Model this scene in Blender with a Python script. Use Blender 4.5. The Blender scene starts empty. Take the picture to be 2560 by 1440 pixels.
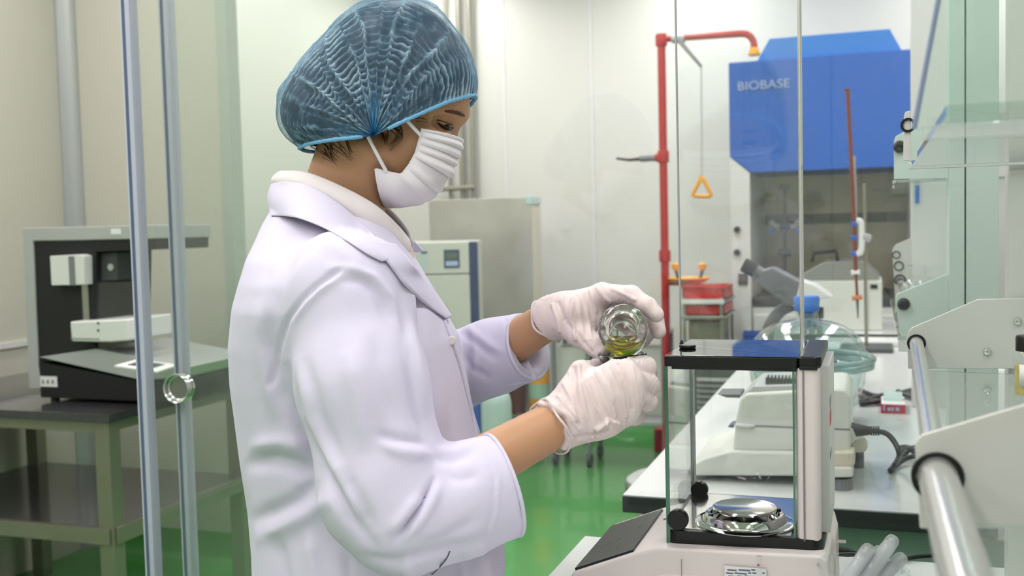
import bpy, bmesh, math, random
import numpy as np
from math import sin, cos, tan, atan, radians, pi, sqrt
from mathutils import Vector, Matrix

random.seed(7); np.random.seed(7)
scn = bpy.context.scene
COL = scn.collection

# ------------------------------------------------------------------ camera
F = 2600.0; CZ = 1.32
PSI = atan((2190 - 1280) / F); TH = radians(3.3); RHO = radians(1.43)
fh = np.array([-sin(PSI), cos(PSI), 0.0]); rh = np.array([cos(PSI), sin(PSI), 0.0]); upv = np.array([0, 0, 1.0])
fw = fh * cos(TH) - upv * sin(TH); u0 = np.cross(rh, fw)
cr = cos(RHO) * rh - sin(RHO) * u0; cu = cos(RHO) * u0 + sin(RHO) * rh
CC = np.array([0, 0, CZ])
cam = bpy.data.cameras.new('camera'); camo = bpy.data.objects.new('camera', cam); COL.objects.link(camo)
cam.sensor_width = 36.0; cam.lens = 36.0 * F / 2560.0; cam.clip_start = 0.02
camo.matrix_world = Matrix(((cr[0], cu[0], -fw[0], CC[0]), (cr[1], cu[1], -fw[1], CC[1]), (cr[2], cu[2], -fw[2], CC[2]), (0, 0, 0, 1)))
cam.dof.use_dof = True; cam.dof.focus_distance = 1.2; cam.dof.aperture_fstop = 7.5
scn.camera = camo
cy = scn.cycles; cy.max_bounces = 12; cy.diffuse_bounces = 2; cy.glossy_bounces = 4; cy.transmission_bounces = 12; cy.sample_clamp_indirect = 6.0; cy.transparent_max_bounces = 16; cy.use_adaptive_sampling = True; cy.adaptive_threshold = 0.08; cy.adaptive_min_samples = 12; cy.caustics_reflective = False; cy.caustics_refractive = False

# ------------------------------------------------------------------ light and exposure
scn.view_settings.view_transform = 'Standard'; scn.view_settings.look = 'None'
scn.view_settings.gamma = 1.0; scn.view_settings.use_curve_mapping = False
scn.view_settings.exposure = 0.27
w = bpy.data.worlds.new('world'); scn.world = w; w.use_nodes = True
w.node_tree.nodes['Background'].inputs[0].default_value = (1, 1, 1, 1)
w.node_tree.nodes['Background'].inputs[1].default_value = 0.3
CEIL = 3.0
LP = []
for lx in (-2.6, -1.0, 0.6):
    for ly in (-1.2, 0.6, 2.4, 4.2, 5.7):
        LP.append((lx, ly))
for lx, ly in LP:
    ld = bpy.data.lights.new('ceiling_panel_light', 'AREA'); ld.shape = 'RECTANGLE'; ld.size = 0.3; ld.size_y = 1.2
    ld.energy = 14.5; ld.color = (1.0, 0.958, 0.968)
    lo = bpy.data.objects.new('ceiling_panel_light', ld); COL.objects.link(lo); lo.location = (lx, ly, CEIL - 0.025)

# ------------------------------------------------------------------ pixel -> world helpers (frame 2560 x 1440)
def DR(px, py): return fw + (px - 1280) / F * cr + (720 - py) / F * cu
def PY(px, py, Y): d = DR(px, py); return CC + d * (Y / d[1])
def PZ(px, py, Z): d = DR(px, py); return CC + d * ((Z - CZ) / d[2])
def PD(px, py, dd): d = DR(px, py); return CC + d * (dd / (d @ fh))
def PXs(p):
    v = np.asarray(p) - CC; z = v @ fw
    return 1280 + F * (v @ cr) / z, 720 - F * (v @ cu) / z

# ------------------------------------------------------------------ materials
def s2l(c):
    return tuple((x / 12.92 if x <= 0.04045 else ((x + 0.055) / 1.055) ** 2.4) for x in c)
def rgb(r, g, b): return s2l((r / 255, g / 255, b / 255)) + (1,)
MATS = {}
def mat(name, col, rough=0.5, metal=0.0, var=0.04, scale=12.0, bump=0.0, bscale=60.0, coat=0.0, spec=0.5, sss=0.0, emit=None, estr=0.0, stretch=None, trans=0.0, ior=1.45):
    m = bpy.data.materials.new(name); m.use_nodes = True; nt = m.node_tree; b = nt.nodes['Principled BSDF']
    b.inputs['Roughness'].default_value = rough; b.inputs['Metallic'].default_value = metal
    b.inputs['Specular IOR Level'].default_value = spec; b.inputs['Coat Weight'].default_value = coat
    b.inputs['Transmission Weight'].default_value = trans; b.inputs['IOR'].default_value = ior
    c = rgb(*col)
    tc = nt.nodes.new('ShaderNodeTexCoord'); mp = nt.nodes.new('ShaderNodeMapping')
    if stretch: mp.inputs['Scale'].default_value = stretch
    nt.links.new(tc.outputs['Object'], mp.inputs['Vector'])
    if var > 0:
        n = nt.nodes.new('ShaderNodeTexNoise'); n.inputs['Scale'].default_value = scale; n.inputs['Detail'].default_value = 2
        nt.links.new(mp.outputs[0], n.inputs['Vector'])
        r = nt.nodes.new('ShaderNodeMix'); r.data_type = 'RGBA'
        r.inputs['A'].default_value = tuple(x * (1 - var) for x in c[:3]) + (1,)
        r.inputs['B'].default_value = tuple(min(1, x * (1 + var)) for x in c[:3]) + (1,)
        nt.links.new(n.outputs['Fac'], r.inputs['Factor']); nt.links.new(r.outputs['Result'], b.inputs['Base Color'])
    else:
        b.inputs['Base Color'].default_value = c
    if bump > 0:
        n2 = nt.nodes.new('ShaderNodeTexNoise'); n2.inputs['Scale'].default_value = bscale; n2.inputs['Detail'].default_value = 1
        nt.links.new(mp.outputs[0], n2.inputs['Vector'])
        bp = nt.nodes.new('ShaderNodeBump'); bp.inputs['Strength'].default_value = bump; bp.inputs['Distance'].default_value = 0.01
        nt.links.new(n2.outputs['Fac'], bp.inputs['Height']); nt.links.new(bp.outputs[0], b.inputs['Normal'])
    if sss > 0:
        b.inputs['Subsurface Weight'].default_value = sss; b.inputs['Subsurface Radius'].default_value = (0.012, 0.006, 0.004); b.inputs['Subsurface Scale'].default_value = 1.0
    if emit:
        b.inputs['Emission Color'].default_value = rgb(*emit); b.inputs['Emission Strength'].default_value = estr
    MATS[name] = m; return m
def thin_glass(name, tint, rough=0.0, ior=1.45, dirt=0.0):
    # flat pane: what is not mirrored at the surface passes straight through, tinted
    m = bpy.data.materials.new(name); m.use_nodes = True; nt = m.node_tree; nt.nodes.remove(nt.nodes['Principled BSDF'])
    out = nt.nodes['Material Output']; fr = nt.nodes.new('ShaderNodeFresnel'); 
    # same reflectance from both sides of a pane: the ray is not bent inside it
    ge = nt.nodes.new('ShaderNodeNewGeometry'); ix = nt.nodes.new('ShaderNodeMix'); ix.inputs['A'].default_value = ior; ix.inputs['B'].default_value = 1.0 / ior
    nt.links.new(ge.outputs['Backfacing'], ix.inputs['Factor']); nt.links.new(ix.outputs['Result'], fr.inputs['IOR'])
    tr = nt.nodes.new('ShaderNodeBsdfTransparent'); tr.inputs[0].default_value = tint + (1,)
    gl = nt.nodes.new('ShaderNodeBsdfGlossy'); gl.inputs['Roughness'].default_value = rough; gl.inputs[0].default_value = (1, 1, 1, 1)
    mx = nt.nodes.new('ShaderNodeMixShader')
    nt.links.new(fr.outputs[0], mx.inputs[0]); nt.links.new(tr.outputs[0], mx.inputs[1]); nt.links.new(gl.outputs[0], mx.inputs[2])
    last = mx
    if dirt > 0:
        df = nt.nodes.new('ShaderNodeBsdfDiffuse'); df.inputs[0].default_value = (0.9, 0.91, 0.91, 1)
        m2 = nt.nodes.new('ShaderNodeMixShader'); m2.inputs[0].default_value = dirt; nt.links.new(mx.outputs[0], m2.inputs[1]); nt.links.new(df.outputs[0], m2.inputs[2]); last = m2
    nt.links.new(last.outputs[0], out.inputs[0])
    MATS[name] = m; return m

mat('wall', (222, 223, 214), 0.35, var=0.015, scale=2)
mat('wall_beige', (206, 204, 190), 0.4, var=0.02, scale=2)
mat('trim_grey', (184, 194, 182), 0.4, var=0.02)
mat('ceiling', (235, 235, 232), 0.7, var=0.01)
mat('floor_green', (80, 154, 76), 0.17, var=0.08, scale=1.2, coat=0.4, bump=0.02, bscale=3)
mat('aluminium_trim', (178, 182, 180), 0.35, 0.3, var=0.02)
mat('white_paint', (226, 228, 224), 0.35, var=0.015)
mat('white_plate', (214, 214, 208), 0.4, var=0.015)
mat('mint_paint', (212, 234, 222), 0.4, var=0.015)
mat('mint_cabinet', (168, 206, 182), 0.4, var=0.02)
mat('bench_white', (226, 230, 228), 0.16, var=0.015, scale=4)
mat('bench_edge', (58, 62, 62), 0.4, var=0.05)
mat('steel', (170, 170, 164), 0.28, 0.9, var=0.06, scale=5, stretch=(1, 1, 20))
mat('steel_dull', (150, 148, 134), 0.42, 0.7, var=0.1, scale=6)
mat('rod_steel', (214, 214, 212), 0.22, 0.75, var=0.02)
mat('chrome', (225, 225, 225), 0.06, 1.0, var=0.0)
mat('pan_steel', (215, 213, 210), 0.12, 1.0, var=0.02)
mat('black_plastic', (9, 9, 10), 0.35, var=0.0)
mat('black_matte', (28, 28, 30), 0.6, var=0.05)
mat('black_glass', (8, 9, 12), 0.03, var=0.0, coat=0.6)
mat('display_black', (34, 36, 40), 0.28, var=0.0, spec=0.3)
mat('dark_grey', (70, 72, 74), 0.45, var=0.04)
mat('scope_grey', (104, 106, 110), 0.4, var=0.04)
mat('mid_grey', (128, 130, 132), 0.4, var=0.04)
mat('light_grey', (178, 180, 178), 0.4, var=0.03)
mat('balance_white', (231, 221, 217), 0.32, var=0.012)
mat('offwhite', (222, 226, 216), 0.4, var=0.015)
mat('cab_steel', (188, 187, 178), 0.32, 0.35, var=0.4, scale=3.5)
mat('incubator_paint', (204, 208, 198), 0.4, var=0.015)
mat('cream', (214, 210, 188), 0.42, var=0.02)
mat('hood_blue', (22, 96, 190), 0.38, var=0.03, scale=3)
mat('hood_blue_light', (36, 128, 216), 0.38, var=0.03, scale=3)
mat('logo_white', (172, 190, 222), 0.5, var=0)
mat('red_pipe', (178, 32, 36), 0.35, var=0.06)
mat('red_plastic', (206, 24, 22), 0.35, var=0.06)
mat('yellow_plastic', (240, 168, 6), 0.35, var=0.05)
mat('blue_stopper', (64, 128, 214), 0.45, var=0.04)
mat('navy', (48, 62, 104), 0.4, var=0.04)
mat('blue_plastic', (40, 92, 190), 0.4, var=0.03)
mat('copper_liquid', (120, 54, 38), 0.25, var=0.08)
mat('orange_brown', (196, 120, 80), 0.4, var=0.08)
mat('paper', (236, 236, 234), 0.7, var=0.01)
mat('ink', (110, 116, 132), 0.7, var=0)
mat('ink_blue', (40, 84, 190), 0.6, var=0)
mat('crimson', (196, 30, 62), 0.45, var=0.03)
mat('cable_black', (16, 16, 18), 0.45, var=0.0)
mat('door_seal', (206, 210, 226), 0.3, var=0.06, scale=3, spec=0.7, stretch=(60, 60, 0.3))
mat('seal_line', (136, 150, 182), 0.4, var=0)
mat('granite', (66, 66, 68), 0.12, var=0.6, scale=140, coat=0.3)
mat('oil_label', (222, 204, 120), 0.5, var=0.03)
mat('lcd', (96, 112, 100), 0.3, var=0.02)
mat('hood_inner', (176, 168, 146), 0.3, 0.25, var=0.25, scale=3.5)
mat('ivory', (224, 212, 176), 0.5, var=0.03)
mat('silver_paint', (190, 192, 194), 0.3, 0.3, var=0.03)
mat('pale_teal', (188, 210, 206), 0.3, var=0.04)
mat('maroon', (96, 40, 44), 0.5, var=0.05)
thin_glass('pane_glass', (0.945, 0.965, 0.95), dirt=0.02)
thin_glass('partition_glass', (0.992, 0.995, 0.994), dirt=0.003)
thin_glass('clear_pane', (0.98, 0.992, 0.986))
thin_glass('shelf_glass', (0.90, 0.95, 0.925), dirt=0.02)
thin_glass('thin_clear', (0.97, 0.98, 0.98))
thin_glass('frost_plastic', (0.95, 0.96, 0.98), dirt=0.30)
thin_glass('frost_bar', (0.95, 0.96, 0.96), dirt=0.3)
mat('glass_edge', (70, 128, 98), 0.15, var=0.05, spec=0.8)
thin_glass('glass', (0.975, 0.985, 0.98), ior=1.5)
thin_glass('glass_teal', (0.875, 0.93, 0.925), ior=1.55)
mat('flange_glass', (196, 226, 222), 0.05, var=0.0, trans=0.75, ior=1.4)
mat('jar_glass', (248, 251, 249), 0.0, var=0.0, trans=1.0, ior=1.47)
mat('oil', (254, 232, 40), 0.0, var=0.0, trans=0.85, ior=1.40)
mat('plastic_clear', (236, 240, 244), 0.12, var=0.0, trans=0.75, ior=1.2)

# ------------------------------------------------------------------ mesh helpers
class MB:
    def __init__(self): self.v = []; self.f = []
    def add(self, v, f):
        o = len(self.v); self.v += [tuple(float(c) for c in p) for p in v]; self.f += [tuple(i + o for i in q) for q in f]; return self
    def box(self, lo, hi):
        x0, y0, z0 = [min(a, b) for a, b in zip(lo, hi)]; x1, y1, z1 = [max(a, b) for a, b in zip(lo, hi)]
        v = [(x0, y0, z0), (x1, y0, z0), (x1, y1, z0), (x0, y1, z0), (x0, y0, z1), (x1, y0, z1), (x1, y1, z1), (x0, y1, z1)]
        return self.add(v, [(3, 2, 1, 0), (4, 5, 6, 7), (0, 1, 5, 4), (1, 2, 6, 5), (2, 3, 7, 6), (3, 0, 4, 7)])
    def prism_y(self, xz, y0, y1):     # outline in X-Z pushed along Y
        n = len(xz); v = [(x, y0, z) for x, z in xz] + [(x, y1, z) for x, z in xz]
        return self.add(v, [tuple(range(n)), tuple(range(2 * n - 1, n - 1, -1))] + [(i, i + n, (i + 1) % n + n, (i + 1) % n) for i in range(n)])
    def prism_z(self, xy, z0, z1):
        n = len(xy); v = [(x, y, z0) for x, y in xy] + [(x, y, z1) for x, y in xy]
        return self.add(v, [tuple(range(n - 1, -1, -1)), tuple(range(n, 2 * n))] + [(i, (i + 1) % n, (i + 1) % n + n, i + n) for i in range(n)])
    def prism_x(self, yz, x0, x1):
        n = len(yz); v = [(x0, y, z) for y, z in yz] + [(x1, y, z) for y, z in yz]
        return self.add(v, [tuple(range(n)), tuple(range(2 * n - 1, n - 1, -1))] + [(i, i + n, (i + 1) % n + n, (i + 1) % n) for i in range(n)])
    def tube(self, pts, r, n=12, cap=True):
        pts = [np.array(p, float) for p in pts]; rs = r if hasattr(r, '__len__') else [r] * len(pts)
        rings = []; prev = None
        for i, p in enumerate(pts):
            t = pts[min(i + 1, len(pts) - 1)] - pts[max(i - 1, 0)]; t /= np.linalg.norm(t) + 1e-12
            if prev is None:
                a = np.array([0, 0, 1.]) if abs(t[2]) < 0.9 else np.array([1., 0, 0]); e1 = np.cross(t, a)
            else: e1 = prev - t * (prev @ t)
            e1 /= np.linalg.norm(e1); prev = e1; e2 = np.cross(t, e1)
            rings.append([p + rs[i] * (cos(2 * pi * k / n) * e1 + sin(2 * pi * k / n) * e2) for k in range(n)])
        v = [q for ring in rings for q in ring]; f = []
        for i in range(len(pts) - 1):
            for k in range(n):
                k2 = (k + 1) % n; f.append((i * n + k, i * n + k2, (i + 1) * n + k2, (i + 1) * n + k))
        if cap: f += [tuple(range(n - 1, -1, -1)), tuple(range((len(pts) - 1) * n, len(pts) * n))]
        return self.add(v, f)
    def lathe(self, prof, c, axis=(0, 0, 1), n=40, closed=False):   # prof: (radius, height)
        ax = np.array(axis, float); ax /= np.linalg.norm(ax); a = np.array([1., 0, 0]) if abs(ax[0]) < 0.9 else np.array([0, 1., 0])
        e1 = np.cross(ax, a); e1 /= np.linalg.norm(e1); e2 = np.cross(ax, e1); c = np.array(c, float); v = []; f = []; idx = []
        for r, h in prof:
            if r < 1e-6: idx.append([len(v)]); v.append(c + ax * h)
            else:
                idx.append(list(range(len(v), len(v) + n)))
                v += [c + ax * h + r * (cos(2 * pi * k / n) * e1 + sin(2 * pi * k / n) * e2) for k in range(n)]
        pairs = list(zip(idx[:-1], idx[1:])) + ([(idx[-1], idx[0])] if closed else [])
        for A, B in pairs:
            if len(A) == 1 and len(B) == 1: continue
            for k in range(n):
                k2 = (k + 1) % n
                if len(A) == 1: f.append((A[0], B[k2], B[k]))
                elif len(B) == 1: f.append((A[k], A[k2], B[0]))
                else: f.append((A[k], A[k2], B[k2], B[k]))
        return self.add(v, f)
    def disc(self, c, r, h, axis=(0, 0, 1), n=28): return self.lathe([(0, 0), (r, 0), (r, h), (0, h)], c, axis, n)
    def grid(self, G, closed_u=False):       # G[i][j] points
        G = np.asarray(G); nu, nv = G.shape[:2]; f = []
        for i in range(nu - (0 if closed_u else 1)):
            i2 = (i + 1) % nu
            for j in range(nv - 1): f.append((i * nv + j, i2 * nv + j, i2 * nv + j + 1, i * nv + j + 1))
        return self.add(G.reshape(-1, 3), f)
    def build(self, name, m, parent=None, bevel=0.0, seg=2, smooth=True, ang=38, solid=0.0, fix=True):
        me = bpy.data.meshes.new(name); v = self.v
        if parent is not None:
            R = Matrix(parent_inv(parent)); v = [tuple(R @ Vector(p)) for p in v]
        me.from_pydata(v, [], self.f)
        if fix or bevel > 0:
            bm = bmesh.new(); bm.from_mesh(me)
            if fix: bmesh.ops.recalc_face_normals(bm, faces=bm.faces)
            if bevel > 0:
                ed = [e for e in bm.edges if len(e.link_faces) == 2 and e.calc_face_angle(0) > radians(25)]
                bmesh.ops.bevel(bm, geom=ed, offset=bevel, segments=seg, profile=0.5, affect='EDGES', clamp_overlap=True)
            bm.to_mesh(me); bm.free()
        if smooth:
            me.polygons.foreach_set('use_smooth', [True] * len(me.polygons)); me.set_sharp_from_angle(angle=radians(ang))
        me.materials.append(MATS[m] if isinstance(m, str) else m)
        o = bpy.data.objects.new(name, me); COL.objects.link(o)
        if parent is not None: o.parent = parent
        if bevel > 0 and smooth: wn = o.modifiers.new('wn', 'WEIGHTED_NORMAL'); wn.keep_sharp = True; wn.weight = 100
        if solid: md = o.modifiers.new('solid', 'SOLIDIFY'); md.thickness = solid; md.offset = 0
        return o
ROOTM = {}
def parent_inv(p):
    while p.parent is not None: p = p.parent
    return ROOTM.get(p.name, Matrix.Identity(4)).inverted()
def thing(name, label, cat, loc, rz=0.0, group=None, kind=None):
    o = bpy.data.objects.new(name, None); COL.objects.link(o); o.empty_display_size = 0.05
    o.location = tuple(float(c) for c in loc); o.rotation_euler = (0, 0, rz)
    ROOTM[o.name] = Matrix.Translation(Vector(o.location)) @ Matrix.Rotation(rz, 4, 'Z')
    if label: o['label'] = label
    if cat: o['category'] = cat
    if group: o['group'] = group
    if kind: o['kind'] = kind
    return o
def tag(o, label=None, cat=None, group=None, kind=None):
    if label: o['label'] = label
    if cat: o['category'] = cat
    if group: o['group'] = group
    if kind: o['kind'] = kind
    return o
def struct(o, label=None): o['kind'] = 'structure'; return tag(o, label)
def bx(lo, hi): return MB().box(lo, hi)
def spline(pts, n=10):
    P = [np.array(p, float) for p in pts]; out = []
    for i in range(len(P) - 1):
        a = P[max(i - 1, 0)]; b = P[i]; c = P[i + 1]; d = P[min(i + 2, len(P) - 1)]
        for k in range(n):
            t = k / n; out.append(0.5 * ((2 * b) + (c - a) * t + (2 * a - 5 * b + 4 * c - d) * t * t + (3 * b - a - 3 * c + d) * t ** 3))
    out.append(P[-1]); return out
def text(body, size, parent, m, origin, ex, ez, depth=0.0006, name='lettering'):
    cu_ = bpy.data.curves.new(name, 'FONT'); cu_.body = body; cu_.size = size; cu_.extrude = depth
    to = bpy.data.objects.new(name, cu_); COL.objects.link(to); bpy.context.view_layer.update()
    me = bpy.data.meshes.new_from_object(to); bpy.data.objects.remove(to)
    ex = np.array(ex, float); ex /= np.linalg.norm(ex); ez = np.array(ez, float); ez /= np.linalg.norm(ez); en = np.cross(ex, ez)
    R = Matrix(parent_inv(parent))
    for vv in me.vertices:
        p = np.array(origin, float) + ex * vv.co[0] + ez * vv.co[1] + en * vv.co[2]; vv.co = R @ Vector(p)
    me.materials.clear(); me.materials.append(MATS[m]); o = bpy.data.objects.new(name, me); COL.objects.link(o); o.parent = parent; return o

# ------------------------------------------------------------------ the room
XL, XR, YB, YF = -3.2, 2.4, 6.5, -2.2
YA = 3.55                                    # alcove wall behind the granite table
XA = PY(590, 700, YA)[0]
struct(bx((XL - .1, YF - .1, -0.1), (XR + .1, YB + .1, 0)).build('floor', 'floor_green'))
struct(bx((XL - .1, YF - .1, CEIL), (XR + .1, YB + .1, CEIL + .1)).build('ceiling', 'ceiling'))
struct(bx((XL - .1, YB, 0), (XR + .1, YB + .1, CEIL)).build('wall_back', 'wall'))
struct(bx((XL - .1, YF, 0), (XL, YA, CEIL)).build('wall_left', 'wall_beige'))
struct(bx((XR, YF, 0), (XR + .1, YB, CEIL)).build('wall_right', 'wall'))
struct(bx((XL - .1, YF - .1, 0), (XR + .1, YF, CEIL)).build('wall_front', 'wall'))
struct(bx((XL - .1, YA, 0), (XA, YA + .07, CEIL)).build('wall_alcove', 'wall_beige', bevel=0.004))
struct(bx((XL - .1, YA + .07, 0), (XL, YB, CEIL)).build('wall_left_far', 'wall'))
# wall panel joints on the back wall: slim cover strips
for i, px in enumerate((1262, 1480)):
    p = PY(px, 300, YB)
    struct(bx((p[0] - .012, YB - .004, 0.1), (p[0] + .012, YB, CEIL)).build('trim_%d' % (i + 1), 'white_paint', bevel=.001))
# rounded corner profile of the alcove
cp = [(XL, YA - .05), (XL + .008, YA - .05), (XL + .018, YA - .03), (XL + .036, YA - .012), (XL + .065, YA - .008), (XL + .065, YA), (XL, YA)]
struct(MB().prism_z(cp, 0.0, CEIL).build('trim_3', 'aluminium_trim'))
struct(bx((XA - .045, YA - .006, 0), (XA + .004, YA + .074, CEIL)).build('trim_4', 'trim_grey', bevel=.002))
# green coved skirting
struct(MB().prism_x([(YB, 0), (YB - .05, 0), (YB - .02, .02), (YB - .006, .05), (YB - .004, .11), (YB, .11)], XL, XR).build('baseboard_back', 'floor_green'))
struct(MB().prism_x([(YA, 0), (YA - .05, 0), (YA - .02, .02), (YA - .006, .05), (YA - .004, .11), (YA, .11)], XL + .1, XA).build('baseboard_alcove', 'floor_green'))
# thin pale conduit along the left wall
struct(bx((XL, 0.5, 0.9), (XL + .012, YA - .12, 0.925)).build('trim_5', 'white_paint', bevel=.002))

# ------------------------------------------------------------------ sliding glass doors behind the worker
YG = 1.63
def glass_door(name, label, px, Y, width, seal_w, handle):
    x0 = PY(px, 970, Y)[0]; x1 = PY(955 if handle else 940, 300, Y)[0]; width = x1 - x0
    d = thing(name, label, None, (x0 + width / 2, Y, 0), kind='structure')
    bx((x0 + seal_w * .6, Y - .004, .02), (x0 + width, Y + .004, 2.55)).build('pane', 'pane_glass', d, smooth=False)
    s = MB()
    prof = [(x0, Y - .013), (x0 + seal_w * .3, Y - .016), (x0 + seal_w * .36, Y - .012), (x0 + seal_w * .62, Y - .012), (x0 + seal_w * .68, Y - .016), (x0 + seal_w, Y - .012), (x0 + seal_w, Y + .012), (x0, Y + .013)]
    s.prism_z(prof, .02, 2.55).build('edge_seal', 'door_seal', d)
    for a_, b_ in ((.30, .36), (.62, .68), (.47, .51)): bx((x0 + seal_w * a_, Y - .0166, .02), (x0 + seal_w * b_, Y - .0115, 2.55)).build('seal_groove', 'seal_line', d)
    if handle:
        c = PY(447, 970, Y - .004)
        MB().lathe([(.0, .0), (.0205, .0), (.023, .002), (.0245, .009), (.027, .011), (.028, .007), (.028, -.004), (.0, -.004)], c, (0, -1, 0), 48).build('flush_handle', 'rod_steel', d)
        MB().lathe([(.0, .0), (.026, .0), (.027, .004), (.022, .012), (.0, .012)], c + np.array([0, .008, 0]), (0, 1, 0), 48).build('handle_back', 'chrome', d)
    return d
glass_door('door_1', 'sliding clear glass door leaf with round steel flush handle', 354, YG, 1.02, .020, True)
glass_door('door_2', 'clear glass door leaf sliding behind the one with the handle', 448, YG + .04, 1.0, .019, False)
xg = PY(935, 300, YG + .02)[0]
struct(bx((xg, YG + .018, .03), (XR - .02, YG + .026, 2.55)).build('window_1', 'partition_glass', smooth=False), 'clear fixed glass partition between the two benches')

def q(px, py, Y): p = PY(px, py, Y); return (p[0], p[2])      # X, Z of a pixel on the plane Y
def poly(pts, Y): return [q(a, b, Y) for a, b in pts]

# ------------------------------------------------------------------ granite table in the alcove
TZ = 0.80; tx1 = -2.14; tx0 = XL + .04; ty0 = 2.48; ty1 = 3.24
tb = thing('granite_table', 'steel framed table with dark granite top in the left corner', 'table', ((tx0 + tx1) / 2, (ty0 + ty1) / 2, 0))
bx((tx0, ty0, TZ - .028), (tx1, ty1, TZ)).build('tabletop', 'granite', tb, bevel=.003)
for lx in (tx0 + .02, tx1 - .075):
    for ly in (ty0 + .02, ty1 - .07):
        bx((lx, ly, 0), (lx + .055, ly + .05, TZ - .028)).build('leg', 'steel_dull', tb, bevel=.003)
for a, b in (((tx0 + .075, ty0 + .025, TZ - .062), (tx1 - .075, ty0 + .06, TZ - .028)), ((tx1 - .065, ty0 + .07, TZ - .062), (tx1 - .03, ty1 - .07, TZ - .028)), ((tx0 + .075, ty1 - .055, TZ - .062), (tx1 - .075, ty1 - .025, TZ - .028))):
    bx(a, b).build('rail', 'steel_dull', tb, bevel=.002)
zs = PY(200, 1325, ty0)[2]
sh = bx((tx0 + .03, ty0 + .03, zs - .03), (tx1 - .03, ty1 - .02, zs)).build('lower_shelf', 'granite', tb, bevel=.003)
bx((tx0 + .03, ty0 + .012, zs - .045), (tx1 - .03, ty0 + .03, zs + .004)).build('shelf_rim', 'steel_dull', sh, bevel=.002)
bx((tx1 - .03, ty0 + .03, zs - .045), (tx1 - .012, ty1 - .02, zs + .006)).build('shelf_rim', 'steel_dull', sh, bevel=.002)

# ------------------------------------------------------------------ C-frame measuring instrument on the granite table
Y0, Y1 = 2.64, 2.92
io = q(240, 975, Y0)
ins = thing('measuring_instrument', 'black and silver C-frame bench instrument on granite table', 'instrument', (io[0], (Y0 + Y1) / 2, TZ))
zb = TZ + .012
o_ = poly([(55, 570), (390, 562), (390, 597), (82, 603), (95, 905), (105, 972), (72, 974)], Y0)
MB().prism_y(o_, Y0, Y1).build('outer_shell', 'light_grey', ins, bevel=.004)
i_ = poly([(82, 603), (390, 597), (390, 624), (240, 630), (236, 858), (244, 884), (120, 905), (97, 905)], Y0 + .006)
MB().prism_y(i_, Y0 + .006, Y1 - .006).build('inner_column', 'black_matte', ins, bevel=.003)
b1 = poly([(96, 893), (240, 872), (470, 918), (452, 946), (350, 950)], Y0 - .012)
MB().prism_y(b1, Y0 - .012, Y1 + .05).build('base_cover', 'silver_paint', ins, bevel=.003)
b2 = poly([(97, 905), (350, 952), (450, 950), (440, 972), (100, 972)], Y0)
b2[-1] = (b2[-1][0], zb); b2[-2] = (b2[-2][0], zb)
MB().prism_y(b2, Y0, Y1 + .04).build('base', 'black_matte', ins, bevel=.003)
MB().prism_y(poly([(124, 640), (196, 636), (210, 640), (211, 712), (128, 714)], Y0 - .03), Y0 - .03, Y0 + .1).build('upper_head', 'white_paint', ins, bevel=.003)
bx((q(186, 650, Y0 - .031)[0], Y0 - .0312, q(186, 712, Y0)[1]), (q(189, 650, Y0)[0], Y0 - .03, q(186, 640, Y0)[1])).build('seam', 'mid_grey', ins)
MB().prism_y(poly([(210, 632), (292, 630), (294, 700), (212, 706)], Y0 + .03), Y0 + .03, Y0 + .16).build('camera_housing', 'dark_grey', ins, bevel=.003)
c_ = PY(278, 668, Y0 + .029); MB().disc(c_, .011, .004, (0, -1, 0)).build('lens_ring', 'light_grey', ins)
lb = MB().prism_y(poly([(174, 804), (278, 800), (320, 798), (322, 852), (276, 856), (178, 854)], Y0 - .05), Y0 - .05, Y0 + .16).build('stage', 'white_paint', ins, bevel=.006, seg=3)
for py_ in (808, 826):
    MB().disc(PY(246, py_, Y0 - .05), .004, .002, (0, -1, 0), 14).build('screw', 'dark_grey', lb)
bx((q(176, 842, Y0 - .0505)[0], Y0 - .0508, q(176, 843, Y0)[1]), (q(277, 842, Y0)[0], Y0 - .05, q(176, 840.5, Y0)[1])).build('seam', 'mid_grey', lb)
bx((q(205, 720, Y0 + .004)[0], Y0 + .003, q(205, 800, Y0)[1]), (q(218, 720, Y0)[0], Y0 + .008, q(205, 712, Y0)[1])).build('guide_rail', 'steel', ins)
MB().prism_y(poly([(232, 706), (352, 704), (352, 868), (236, 872)], Y0 + .012), Y0 + .012, Y0 + .016).build('guard_pane', 'clear_pane', ins, smooth=False)
# keypad on the sloping cover: frame, screen
def on_cover(px, py, up_):      # point on the sloping base cover
    A = np.array([b1[1][0], Y0, b1[1][1]]); B = np.array([b1[2][0], Y0, b1[2][1]]); n = np.cross(B - A, np.array([0, 1., 0])); n /= np.linalg.norm(n)
    if n[2] < 0: n = -n
    d = DR(px, py); t = ((A - CC) @ n) / (d @ n); return CC + d * t + n * up_
def slab(pts, t0, t1, nm, m, par):
    a = [on_cover(x, y, t0) for x, y in pts]; b = [on_cover(x, y, t1) for x, y in pts]; n = len(a)
    return MB().add(a + b, [tuple(range(n)), tuple(range(2 * n - 1, n - 1, -1))] + [(i, i + n, (i + 1) % n + n, (i + 1) % n) for i in range(n)]).build(nm, m, par, smooth=False)
kp = slab([(285, 917), (345, 901), (445, 915), (392, 932)], 0.0, .004, 'keypad', 'paper', ins)
slab([(318, 916), (350, 907), (412, 915), (382, 924)], .004, .006, 'screen', 'dark_grey', kp)
lbx = PY(100, 962, Y0 - .001)
lab = bx((q(101, 940, Y0)[0], Y0 - .0015, q(101, 966, Y0)[1]), (q(143, 940, Y0)[0], Y0 - .0005, q(101, 940, Y0)[1])).build('label_plate', 'paper', ins)
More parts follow.
